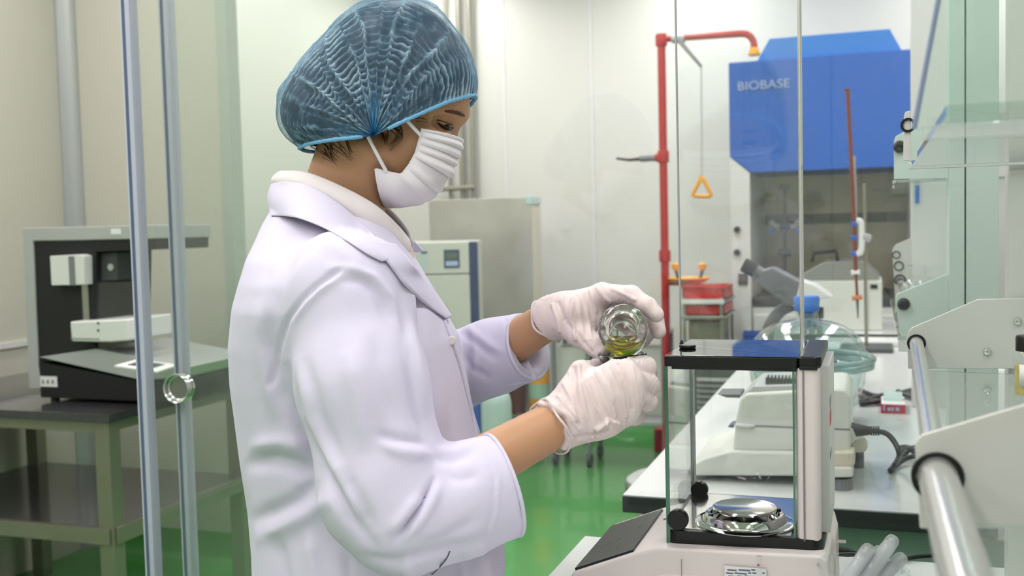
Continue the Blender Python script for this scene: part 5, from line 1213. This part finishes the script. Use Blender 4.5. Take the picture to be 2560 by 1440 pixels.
def pleat_prof(t):
    d = 0
    for t0, a, w_ in ((.045, -.0022, .010), (.10, .0016, .014), (.135, -.0018, .008), (.19, .0018, .02), (.225, -.0022, .008), (.29, .0020, .02), (.318, -.0022, .008), (.385, .0034, .03), (.415, -.0026, .012), (.56, .0015, .03), (.60, -.0018, .014), (.76, -.0012, .02)):
        d += a * np.exp(-((t - t0) / w_) ** 2)
    return d
Nf = normals(Mg.reshape(-1, 3), grid_faces(nt2, ns)).reshape(nt2, ns, 3)
ctr = L(1030, 400); sg = np.sign(((Mg - ctr) * Nf).sum(-1, keepdims=True)); Nf = Nf * sg
fade = np.clip((1 - np.abs(ss)) * 6, 0, 1)
fan = .0016 * np.sin(np.linspace(0, 1, ns) * pi * 2)[None, :] * np.clip((tt - .55) * 4, 0, 1)[:, None] * np.sin(tt * 30)[:, None]
Mg = Mg + Nf * (pleat_prof(tt)[:, None] * fade[None, :] + fan)[:, :, None]
mk = build_l('face_mask', Mg.reshape(-1, 3), grid_faces(nt2, ns), 'mask_cloth', person, bvh='mask')
md = mk.modifiers.new('solid', 'SOLIDIFY'); md.thickness = .0012; md.offset = 1
mk['label'] = 'white pleated face mask with ear loops'
for sgn in (0, -1):
    j = sgn
    MB().tube([toW(Mg[i, j]) for i in range(0, nt2, 4)], .0016, 8).build('mask_edge', 'mask_cloth', mk)
for k, off in enumerate((2, 5, 8)):
    MB().tube([toW(Mg[nt2 - 1 - off, j]) for j in range(1, ns // 2 + 6)], .00035, 5).build('weld_line', 'shirt_pink', mk)
for (a, b) in (((1052, 338), (1016, 300)), ((966, 430), (920, 342))):
    pa = hit('mask', a[0], a[1], .0015); pb = PD(b[0], b[1], DP - .076)
    mid = (pa + pb) / 2 - fh * .002
    MB().tube(spline([pa, mid, pb], 6), .0021, 8).build('ear_loop', 'mask_cloth', mk)

# ---- lab coat
rows = [(470, 700, 930, .060), (520, 686, 960, .066), (560, 670, 984, .092), (600, 656, 1006, .124), (650, 636, 1032, .156), (700, 622, 1060, .176), (760, 607, 1098, .186), (850, 596, 1146, .182), (950, 600, 1166, .176), (1050, 610, 1186, .170), (1100, 616, 1200, .168), (1250, 640, 1240, .172), (1350, 650, 1258, .182), (1440, 654, 1262, .190), (1490, 656, 1225, .190), (1540, 656, 1195, .19)]
zr_, xc_, ah_, bh_ = [], [], [], []
for py_, a, b, wd in rows:
    A_ = L(a, py_); B_ = L(b, py_); zr_.append(A_[2]); xc_.append((A_[0] + B_[0]) / 2); ah_.append((B_[0] - A_[0]) / 2); bh_.append(wd)
zr_ += [.80, .52]; xc_ += [xc_[-1] - .012, xc_[-1] - .02]; ah_ += [ah_[-1] + .0, ah_[-1] + .012]; bh_ += [.195, .205]
o_ = np.argsort(zr_); zr_ = np.array(zr_)[o_]; xc_ = np.array(xc_)[o_]; ah_ = np.array(ah_)[o_]; bh_ = np.array(bh_)[o_]
g3 = Grid((L(560, 900)[0], DP - .34, .50), (L(1390, 800, 1.35)[0], DP + .27, L(760, 470)[2] + .01), .0033)
zz = g3.Z.ravel(); xc3 = np.interp(zz, zr_, xc_).astype(np.float32)[None, None, :]; a3 = np.interp(zz, zr_, ah_).astype(np.float32)[None, None, :]; b3 = np.interp(zz, zr_, bh_).astype(np.float32)[None, None, :]
ex_ = 2.35
k3 = (np.abs((g3.X - xc3) / a3) ** ex_ + np.abs((g3.Y - DP) / b3) ** ex_) ** (1 / ex_)
Fc = (k3 - 1) * np.minimum(a3, b3)
Fc = np.maximum(Fc, np.float32(.55) - g3.Z)                       # hem
S1 = L(868, 740, 1.105); S2 = L(905, 960, 1.065); S3 = L(965, 1225, 1.045); S4 = L(1010, 1288, 1.035); C1 = L(1150, 1250, 1.052); C2 = L(1258, 1212, 1.068)
slv = chain(g3, [L(852, 722, 1.118), S1, S2, S3, S4], [.058, .066, .066, .066, .058], .02)
cuff = chain(g3, [S4, C1, L(1290, 1200, 1.072)], [.058, .054, .0565], .02)
dirc = C2 - C1; dirc /= np.linalg.norm(dirc)
cuff = smax(cuff, (g3.X - C2[0]) * np.float32(dirc[0]) + (g3.Y - C2[1]) * np.float32(dirc[1]) + (g3.Z - C2[2]) * np.float32(dirc[2]), .003)
Fc = smin(Fc, smin(slv, cuff, .012), .010)
T1 = L(890, 740, 1.395); T3 = L(1085, 950, 1.425); T4 = L(1230, 893, 1.37); T5 = L(1322, 866, 1.335)
sl2 = chain(g3, [T1, T3], [.066, .058], .02)
cf2 = chain(g3, [T3, T4, L(1350, 856, 1.325)], [.058, .046, .0435], .02)
dl2 = T5 - T4; dl2 /= np.linalg.norm(dl2)
cf2 = smax(cf2, (g3.X - T5[0]) * np.float32(dl2[0]) + (g3.Y - T5[1]) * np.float32(dl2[1]) + (g3.Z - T5[2]) * np.float32(dl2[2]), .003)
Fc = smin(Fc, smin(sl2, cf2, .012), .012)
# hollow the cuffs so that the arm shows inside the opening
Fc = smax(Fc, -capsule(g3, C2 - dirc * .03, C2 + dirc * .05, .030, .050), .002)
Fc = smax(Fc, -capsule(g3, T5 - dl2 * .03, T5 + dl2 * .05, .024, .0385), .002)
# neck opening
Fc = smax(Fc, -capsule(g3, L(868, 520), L(850, 380), .058, .075), .006)
V3, F3 = surface_nets(Fc, g3); V3 = smooth_mesh(V3, F3, 4)
folds = [
    ([(993, 747), (1022, 905), (1044, 1035), (1080, 1129)], 14, -.006), ([(1015, 760), (1046, 900), (1068, 1030)], 14, .004),
    ([(712, 920), (740, 1050), (798, 1165), (870, 1295), (935, 1367)], 16, -.008), ([(738, 900), (768, 1040), (826, 1155), (895, 1280)], 18, .004),
    ([(993, 1350), (1030, 1300), (1058, 1259), (1085, 1195)], 8, -.009), ([(1010, 1352), (1048, 1300), (1075, 1259), (1100, 1205)], 12, .004), ([(975, 1335), (1015, 1285), (1045, 1240)], 14, .004),
    ([(950, 1107), (993, 1129), (1080, 1140)], 14, .005), ([(940, 1085), (990, 1098), (1070, 1108)], 12, -.004), ([(1080, 1145), (1130, 1150), (1181, 1129)], 12, -.004), ([(1090, 1128), (1140, 1128), (1190, 1112)], 12, .003),
    ([(1206, 1108), (1236, 1190), (1232, 1280), (1212, 1345)], 3.5, -.0016), ([(1216, 1106), (1246, 1190), (1242, 1280), (1222, 1345)], 5, .0012),
    ([(849, 674), (790, 714), (755, 746), (715, 800), (690, 880), (676, 960)], 6, -.0035), ([(862, 684), (800, 726), (766, 758), (728, 810)], 9, .0028),
    ([(820, 667), (880, 672), (935, 696), (979, 747), (1015, 862), (1030, 950)], 11, .005), ([(850, 700), (900, 700), (940, 730), (975, 800)], 12, -.0035),
    ([(618, 1158), (690, 1151), (798, 1185)], 20, -.007), ([(625, 1115), (700, 1105), (770, 1120)], 20, .005), ([(632, 1302), (740, 1252), (805, 1194)], 18, -.006), ([(640, 1350), (760, 1290), (830, 1240)], 22, .005),
    ([(660, 820), (690, 960), (720, 1040)], 18, -.005), ([(640, 760), (655, 900), (690, 1040)], 20, .004), ([(700, 640), (690, 700), (660, 800)], 20, .003),
    ([(900, 1395), (980, 1405), (1100, 1375), (1230, 1345)], 14, -.006), ([(1080, 760), (1105, 880), (1130, 1010), (1140, 1090)], 16, -.003), ([(1040, 760), (1085, 960), (1100, 1080)], 14, .003),
    ([(870, 880), (900, 1000), (915, 1120)], 26, .004), ([(930, 840), (960, 960), (985, 1060)], 18, -.003), ([(760, 900), (800, 1040), (850, 1150)], 16, -.003), ([(850, 1180), (900, 1260), (930, 1330)], 20, -.004), ([(1110, 1190), (1150, 1200), (1200, 1190)], 16, -.003), ([(1040, 1370), (1120, 1340), (1200, 1290)], 16, -.003),
    ([(1150, 830), (1195, 860), (1240, 900)], 9, -.004), ([(1165, 815), (1205, 850), (1255, 880)], 10, .0035), ([(1150, 880), (1180, 920), (1230, 950)], 9, -.0035), ([(1180, 825), (1190, 880), (1180, 940)], 10, .0035), ([(1262, 795), (1278, 860), (1300, 930)], 3.5, -.0015),
    ([(690, 1340), (725, 1520)], 18, -.005), ([(770, 1330), (805, 1520)], 18, .005), ([(865, 1380), (890, 1540)], 12, -.004), ([(1145, 1370), (1185, 1540)], 12, -.004), ([(1205, 1360), (1230, 1540)], 10, .004), ([(1015, 1390), (1035, 1540)], 14, .004), ([(760, 560), (850, 620), (930, 690)], 22, .003)]
V3 = apply_folds(V3, F3, folds)
N3 = normals(V3, F3); V3 = V3 + N3 * (.005 * noise3(V3 * np.array([1, 1, .3]), 14, 1) + .0022 * noise3(V3 * np.array([1.2, 1, .5]), 38, 2))[:, None]
coat = build_l('lab_coat', V3, F3, 'coat_cloth', person, bvh='coat')
coat['label'] = 'loose white lab coat with wide cuffs'
def sheet(a_pts, b_pts, nm, m, par, n=30, k=10, bulge=.004, solid=.0022, mirror=True, over=None):
    """strip of cloth between two curves given as (pixel x, pixel y, lateral offset), mirrored to the far side"""
    A = np.array(spline([np.append(L(p[0], p[1], DP + p[2]), 0)[:3] for p in a_pts], 8)); B = np.array(spline([L(p[0], p[1], DP + p[2]) for p in b_pts], 8))
    def res(Q): s = np.concatenate([[0], np.cumsum(np.linalg.norm(np.diff(Q, axis=0), axis=1))]); u = np.linspace(0, s[-1], n); return np.stack([np.interp(u, s, Q[:, i]) for i in range(3)], 1)
    A = res(A); B = res(B); G = np.zeros((n, k, 3)); ctr_ = L(870, 560)
    for j in range(k):
        t = j / (k - 1); G[:, j] = A + (B - A) * t
        out = G[:, j] - ctr_; out[:, 2] = 0; out /= np.linalg.norm(out, axis=1)[:, None] + 1e-9; G[:, j] += out * bulge * sin(pi * t)
    if over:                                  # lay the cloth on top of the coat surface
        for i in range(n):
            for j in range(k):
                wp_ = toW(G[i, j]); dv_ = wp_ - CC; dl_ = np.linalg.norm(dv_); h_ = BV[over].ray_cast(Vector(CC), Vector(dv_ / dl_))
                lift = .0035 + .0035 * sin(pi * j / (k - 1))
                if h_[0] is not None and h_[3] < dl_ + lift:
                    wq = CC + dv_ / dl_ * (h_[3] - lift); G[i, j] = np.array([(wq - CC) @ rh, (wq - CC) @ fh, wq[2]]); G[i, j, 1] = min(G[i, j, 1], DP)
    if mirror:
        Gm = G.copy(); Gm[:, :, 1] = 2 * DP - Gm[:, :, 1]; G = np.concatenate([Gm[::-1], G[1:]])
    o = build_l(nm, G.reshape(-1, 3), grid_faces(G.shape[0], k), m, par)
    md_ = o.modifiers.new('solid', 'SOLIDIFY'); md_.thickness = solid; md_.offset = 0; sb_ = o.modifiers.new('sub', 'SUBSURF'); sb_.levels = 1; sb_.render_levels = 1
    return o
fold = [(684, 450, 0), (700, 447, -.035), (760, 458, -.066), (830, 496, -.078), (900, 553, -.074), (958, 615, -.055), (990, 645, -.035)]
outer_ = [(679, 542, 0), (687, 540, -.055), (742, 545, -.118), (812, 571, -.142), (872, 606, -.136), (918, 636, -.112), (954, 654, -.090)]
sheet(fold, outer_, 'coat_collar', 'coat_cloth', coat, bulge=.006, n=44, k=14, over='coat')
shirt_top = [(700, 430, 0), (712, 428, -.03), (770, 432, -.056), (858, 468, -.064), (940, 514, -.058), (1000, 570, -.034), (1022, 602, -.012)]
shirt_low = [(690, 470, 0), (705, 470, -.035), (760, 478, -.062), (830, 515, -.072), (905, 572, -.068), (965, 625, -.046), (1000, 648, -.022)]
sh_ = sheet(shirt_top, shirt_low, 'shirt_collar', 'shirt_cloth', person, bulge=.007, solid=.004)
sheet([(1016, 606, -.012), (1024, 612, -.006), (1030, 622, 0)], [(990, 660, -.030), (1010, 672, -.018), (1030, 690, 0)], 'shirt_placket', 'shirt_pink', person, bulge=.002)
lapA = [(915, 605), (955, 648), (984, 684), (1015, 722), (1060, 765), (1110, 800)]
lapB = [(980, 622), (1003, 648), (1024, 674), (1050, 703), (1083, 746), (1118, 798)]
PA = np.array(spline([hit('coat', x, y, .003) for x, y in lapA], 6)); PB = np.array(spline([hit('coat', x, y, .006, 1.225) for x, y in lapB], 6))
GL = np.stack([PA + (PB - PA) * t + np.array(-fh) * .005 * sin(pi * t) for t in np.linspace(0, 1, 8)], 1)
lp_ = MB().grid(GL).build('lapel', 'coat_cloth', coat, fix=False, solid=.0025, ang=80)
pl_ = [hit('coat', x, y, .0005, 1.2) for x, y in ((1106, 790), (1128, 850), (1150, 920), (1166, 985), (1180, 1040), (1190, 1090))]
MB().tube(spline(pl_, 6), .0022, 8).build('placket_edge', 'coat_cloth', coat)
bp_ = hit('coat', 1126, 852, .001, 1.2)
MB().lathe([(0, .003), (.004, .003), (.0055, .0015), (.0055, 0), (0, 0)], bp_, -fh + rh * .5, 20).build('button', 'shirt_cloth', coat)
pk = [hit('coat', x, y, .0004) for x, y in ((1080, 1436), (1100, 1415), (1116, 1396), (1124, 1378))]
MB().tube(spline(pk, 5), .0007, 6).build('pocket_slit', 'dark_grey', coat)
for nm_, c0, dr_, r_ in (('cuff_hem', C2, dirc, .0545), ('cuff_hem', T5, dl2, .0425)):
    e1_ = np.cross(dr_, [0, 1, 0]); e1_ /= np.linalg.norm(e1_); e2_ = np.cross(dr_, e1_)
    pts_ = [toW(c0 + dr_ * -.001 + r_ * (cos(t) * e1_ + sin(t) * e2_)) for t in np.linspace(0, 2 * pi, 49)]
    MB().tube(pts_, .0022, 8, cap=False).build(nm_, 'coat_cloth', coat)
# turned cuff flap under the far sleeve
fl = [L(1168, 985, 1.36), L(1210, 975, 1.345), L(1262, 966, 1.33), L(1318, 957, 1.322), L(1343, 950, 1.318)]
fu = [L(1170, 955, 1.365), L(1212, 935, 1.35), L(1262, 915, 1.338), L(1305, 905, 1.33), L(1318, 896, 1.328)]
fm = [L(1338, 905, 1.33)]
GF = np.stack([np.array(spline(fu, 5)) + (np.array(spline(fl, 5)) - np.array(spline(fu, 5))) * t for t in np.linspace(0, 1, 6)], 1)
MB().grid(toW(GF)).build('cuff_flap', 'coat_cloth', coat, fix=False, solid=.0016, ang=80)
# trousers and shoes below the coat
gt = Grid((pel_x - .12, DP - .2, .05), (pel_x + .14, DP + .2, .78), .008)
Ft = None
for s_ in (-1, 1):
    c = chain(gt, [(pel_x, DP + s_ * .085, .74), (pel_x + .015, DP + s_ * .09, .46), (pel_x - .01, DP + s_ * .09, .10)], [.090, .070, .060], .01); Ft = c if Ft is None else smin(Ft, c, .02)
V4, F4 = surface_nets(Ft, gt); build_l('trousers', smooth_mesh(V4, F4, 1), F4, 'trouser', person)
for s_ in (-1, 1):
    gs = Grid((pel_x - .09, DP + s_ * .095 - .07, .0), (pel_x + .20, DP + s_ * .095 + .07, .13), .005)
    Fs = capsule(gs, (pel_x - .03, DP + s_ * .09, .045), (pel_x + .13, DP + s_ * .10, .038), .046, .040); Fs = smin(Fs, capsule(gs, (pel_x - .02, DP + s_ * .09, .05), (pel_x - .01, DP + s_ * .09, .10), .046, .044), .02)
    Fs = smax(Fs, np.float32(.003) - gs.Z, .004); V5, F5 = surface_nets(Fs, gs); build_l('shoe', smooth_mesh(V5, F5, 1), F5, 'shoe', person)

# ---- gloved right hand (near), closed around the small beaker
def glove(name, label, Fv, gg, folds, cuffc, cuffn, cr_, amp=1.0):
    V, Fq = surface_nets(Fv, gg); V = smooth_mesh(V, Fq, 2); V = apply_folds(V, Fq, folds)
    N = normals(V, Fq); V = V + N * (amp * .0022 * noise3(V * np.array([1, 1, .5]), 70, 5))[:, None]
    o = build_l(name, V, Fq, 'glove', person); o['label'] = label
    return o
R = lambda px, py, d: L(px, py, d)
gR = Grid(R(1300, 1160, 1.07) - np.array([0, .02, 0]), R(1670, 860, 1.27) + np.array([0, .02, 0]), .0019)
Wr = WRR.copy()
mcp = [R(1552, 925, 1.150), R(1578, 952, 1.143), R(1580, 990, 1.145), R(1560, 1028, 1.152)]
pip = [R(1616, 918, 1.178), R(1624, 962, 1.172), R(1620, 1004, 1.173), R(1586, 1042, 1.180)]
dip = [R(1622, 926, 1.212), R(1626, 968, 1.207), R(1618, 1008, 1.206), R(1592, 1042, 1.205)]
tip = [R(1588, 932, 1.240), R(1590, 972, 1.238), R(1584, 1008, 1.236), R(1566, 1040, 1.228)]
Fr = None
for i, (rm, r0) in enumerate(((.0155, .0115), (.0155, .0115), (.015, .011), (.0145, .0100))):
    c = capsule(gR, Wr, mcp[i], .021, rm); Fr = c if Fr is None else smin(Fr, c, .012)
Fr = smin(Fr, chain(gR, [Wr, R(1480, 1045, 1.148), mcp[3]], [.022, .021, .015], .01), .012)
Fr = smin(Fr, capsule(gR, R(1425, 1075, 1.14), R(1525, 1062, 1.143), .012, .011), .012)
Fr = smin(Fr, capsule(gR, R(1440, 985, 1.15), R(1545, 940, 1.152), .019, .015), .012)
for i, r0 in enumerate((.0112, .0112, .0108, .0096)):
    fg = chain(gR, [mcp[i], pip[i], dip[i], tip[i]], [r0 * 1.18, r0, r0 * .92, r0 * .85], .004)
    Fr = smin(Fr, fg, .0035)
Fr = smin(Fr, chain(gR, [R(1415, 1005, 1.150), R(1452, 930, 1.165), R(1488, 924, 1.205), R(1530, 930, 1.242)], [.017, .0125, .0115, .0095], .006), .008)
cdir = WRR - ELR; cdir /= np.linalg.norm(cdir)
cpos = WRR - cdir * .012
ck = capsule(gR, cpos - cdir * .03, Wr + cdir * .012, .0325, .0255)
e1r = np.cross(cdir, [0, 1, 0]); e1r /= np.linalg.norm(e1r); e2r = np.cross(cdir, e1r)
uu = (gR.X - cpos[0]) * np.float32(e1r[0]) + (gR.Y - cpos[1]) * np.float32(e1r[1]) + (gR.Z - cpos[2]) * np.float32(e1r[2])
vv_ = (gR.X - cpos[0]) * np.float32(e2r[0]) + (gR.Y - cpos[1]) * np.float32(e2r[1]) + (gR.Z - cpos[2]) * np.float32(e2r[2])
ang = np.arctan2(uu, vv_)
pln = -((gR.X - cpos[0]) * np.float32(cdir[0]) + (gR.Y - cpos[1]) * np.float32(cdir[1]) + (gR.Z - cpos[2]) * np.float32(cdir[2])) + np.float32(.003) * np.sin(ang * 3 + 1) + np.float32(.002) * np.sin(ang * 7)
ck = ck - np.float32(.0012) * np.sin(ang * 9)
Fr = smin(Fr, smax(ck, pln, .0015), .012)
Fr = np.maximum(Fr, pln)
fR = [([(1447, 915), (1452, 980), (1470, 1050), (1480, 1090)], 5, 0.0048), ([(1436, 920), (1440, 1000), (1452, 1060)], 5, -0.0027), ([(1465, 950), (1490, 1020), (1515, 1060)], 5, 0.0044), ([(1478, 945), (1505, 1010), (1530, 1055)], 5, -0.0027),
      ([(1490, 930), (1520, 980), (1540, 1040)], 4, 0.0037), ([(1530, 915), (1555, 970), (1565, 1040)], 4, 0.0037), ([(1545, 910), (1570, 960), (1580, 1020)], 4, -0.0027), ([(1375, 1010), (1420, 1040), (1450, 1075)], 4, 0.0034), ([(1360, 1025), (1410, 1060), (1435, 1090)], 4, -0.0027), ([(1395, 990), (1430, 1030), (1455, 1060)], 4, 0.0031), ([(1410, 960), (1430, 1000), (1440, 1050)], 4, 0.0031),
      ([(1490, 1075), (1520, 1050), (1550, 1060)], 5, 0.0051), ([(1440, 1095), (1480, 1085), (1520, 1075)], 5, -0.0034), ([(1510, 920), (1525, 950), (1535, 1000)], 3.5, 0.0027)]
glove('glove', 'white disposable glove on the near hand', Fr, gR, fR, cpos, cdir, .028)
# rolled rim of the cuff
def cuff_rim(c0, n_, r_, par=None, m_='glove'):
    e1 = np.cross(n_, [0, 1, 0]); e1 /= np.linalg.norm(e1); e2 = np.cross(n_, e1)
    pts_ = [toW(c0 + n_ * (.003 * sin(3 * t + 1) + .001) + (r_ + .0015 * sin(5 * t)) * (cos(t) * e1 + sin(t) * e2)) for t in np.linspace(0, 2 * pi, 60)]
    MB().tube(pts_, .0015, 8, cap=False).build('glove_rim', m_, bpy.data.objects[par])
cuff_rim(cpos, cdir, .0312, 'glove')
# ---- gloved left hand (far), holding the tilted jar
gL = Grid(R(1330, 930, 1.17) - np.array([0, .0, 0]), R(1700, 660, 1.36), .0019)
Wl = WRL.copy()
m2_ = [R(1506, 734, 1.252), R(1518, 740, 1.274), R(1508, 752, 1.298), R(1492, 776, 1.316)]
p2_ = [R(1580, 736, 1.228), R(1600, 762, 1.256), R(1592, 790, 1.287), R(1560, 820, 1.306)]
d2_ = [R(1618, 764, 1.210), R(1637, 800, 1.238), R(1622, 828, 1.266), R(1590, 850, 1.285)]
t2_ = [R(1640, 786, 1.204), R(1646, 828, 1.226), R(1606, 852, 1.250), R(1580, 862, 1.262)]
Fl = None
for i, rm in enumerate((.0135, .0138, .0135, .0125)):
    c = capsule(gL, Wl, m2_[i], .021, rm); Fl = c if Fl is None else smin(Fl, c, .012)
for i, r0 in enumerate((.0108, .0112, .0106, .0095)):
    Fl = smin(Fl, chain(gL, [m2_[i], p2_[i], d2_[i], t2_[i]], [r0 * 1.18, r0, r0 * .95, r0 * .88], .004), .004)
Fl = smin(Fl, capsule(gL, R(1440, 780, 1.262), R(1490, 790, 1.262), .022, .018), .012)
Fl = smin(Fl, chain(gL, [R(1412, 806, 1.270), R(1452, 838, 1.250), R(1484, 862, 1.238), R(1506, 884, 1.226)], [.018, .0150, .0122, .0100], .006), .010)
cdl = WRL - ELL; cdl /= np.linalg.norm(cdl); cpl = WRL - cdl * .008
kl = capsule(gL, cpl - cdl * .03, Wl + cdl * .02, .0295, .0225)
pll = -((gL.X - cpl[0]) * np.float32(cdl[0]) + (gL.Y - cpl[1]) * np.float32(cdl[1]) + (gL.Z - cpl[2]) * np.float32(cdl[2]))
Fl = smin(Fl, smax(kl, pll, .0015), .012); Fl = np.maximum(Fl, pll)
fL = [([(1432, 745), (1428, 790), (1440, 850)], 4, 0.0034), ([(1445, 735), (1452, 790), (1460, 850)], 4, 0.0020), ([(1462, 730), (1470, 790), (1478, 850)], 3.5, 0.0024), ([(1475, 725), (1490, 780)], 3.5, 0.0024), ([(1492, 718), (1512, 745), (1530, 755)], 4, 0.0024), ([(1380, 760), (1395, 800), (1400, 830)], 4, 0.0031), ([(1395, 755), (1412, 800)], 4, -0.0026), ([(1530, 722), (1560, 735), (1590, 750)], 4, 0.0020), ([(1410, 800), (1440, 830), (1480, 880)], 4, -0.0020)]
gl2 = glove('glove', 'white disposable glove on the far hand', Fl, gL, fL, cpl, cdl, .027, .6)
cuff_rim(cpl, cdl, .0285, gl2.name)

# ------------------------------------------------------------------ jar being poured and the small beaker that receives it
B0 = PD(1557, 816, 1.165)
vd_ = DR(1557, 816); vd_ /= np.linalg.norm(vd_)
axj = vd_ * cos(radians(13)) - upv * sin(radians(13)); axj /= np.linalg.norm(axj)
jr = thing('glass_jar', 'small tilted glass jar of yellow oil in the far gloved hand', 'jar', tuple(B0))
rj = .0306; kj = .93
outj = [(r * kj, h) for r, h in [(0, .0032), (.0165, .0030), (.0185, .0004), (.0215, 0), (.0262, .0014), (.0292, .0052), (rj, .011), (rj, .040), (.029, .046), (.0235, .051), (.0222, .054), (.0236, .0575), (.0236, .060)]]
inj = [(r * kj, h) for r, h in [(.0205, .060), (.0205, .0545), (.0218, .0505), (.0272, .0445), (.0284, .040), (.0284, .013), (.0268, .0085), (.022, .0066), (0, .0064)]]
MB().lathe(outj + inj, B0, axj, 72).build('jar_wall', 'jar_glass', jr, ang=50)
om = MB(); om.lathe([(r * kj, h) for r, h in [(0, .0069), (.0218, .0071), (.0263, .0089), (.0279, .0135), (.0279, .040), (.0265, .0440), (.0214, .050), (0, .0502)]], B0, axj, 64)
bm = bmesh.new(); vs = [bm.verts.new(p) for p in om.v]
for f_ in om.f: bm.faces.new([vs[i] for i in f_])
lvl = PD(1557, 850, 1.19)
r_ = bmesh.ops.bisect_plane(bm, geom=bm.verts[:] + bm.edges[:] + bm.faces[:], plane_co=tuple(lvl), plane_no=(0, 0, 1), clear_outer=True)
bmesh.ops.holes_fill(bm, edges=[e for e in bm.edges if e.is_boundary], sides=0); bm.verts.index_update()
mo_ = MB(); mo_.add([tuple(v.co) for v in bm.verts], [tuple(v.index for v in f_.verts) for f_ in bm.faces]); bm.free()
mo_.build('oil', 'oil', jr, ang=50)
bc_ = PD(1556, 886, 1.206); bb = bc_ - upv * .062
bkr2 = thing('small_beaker', 'small upright glass beaker gripped inside the near gloved hand', 'beaker', tuple(bb))
rb_ = .0272
MB().lathe([(0, 0), (rb_ * .88, 0), (rb_ * .94, .003), (rb_ * .94, .052), (rb_ * .97, .058), (rb_ * 1.04, .0605), (rb_ * 1.06, .063), (rb_ * 1.0, .064), (rb_ * .93, .0605), (rb_ * .89, .056), (rb_ * .88, .005), (0, .003)], bb, n=56).build('beaker_wall', 'jar_glass', bkr2, ang=50)
MB().lathe([(0, .0035), (rb_ * .87, .0035), (rb_ * .87, .022), (0, .022)], bb, n=40).build('oil', 'oil', bkr2, ang=50)
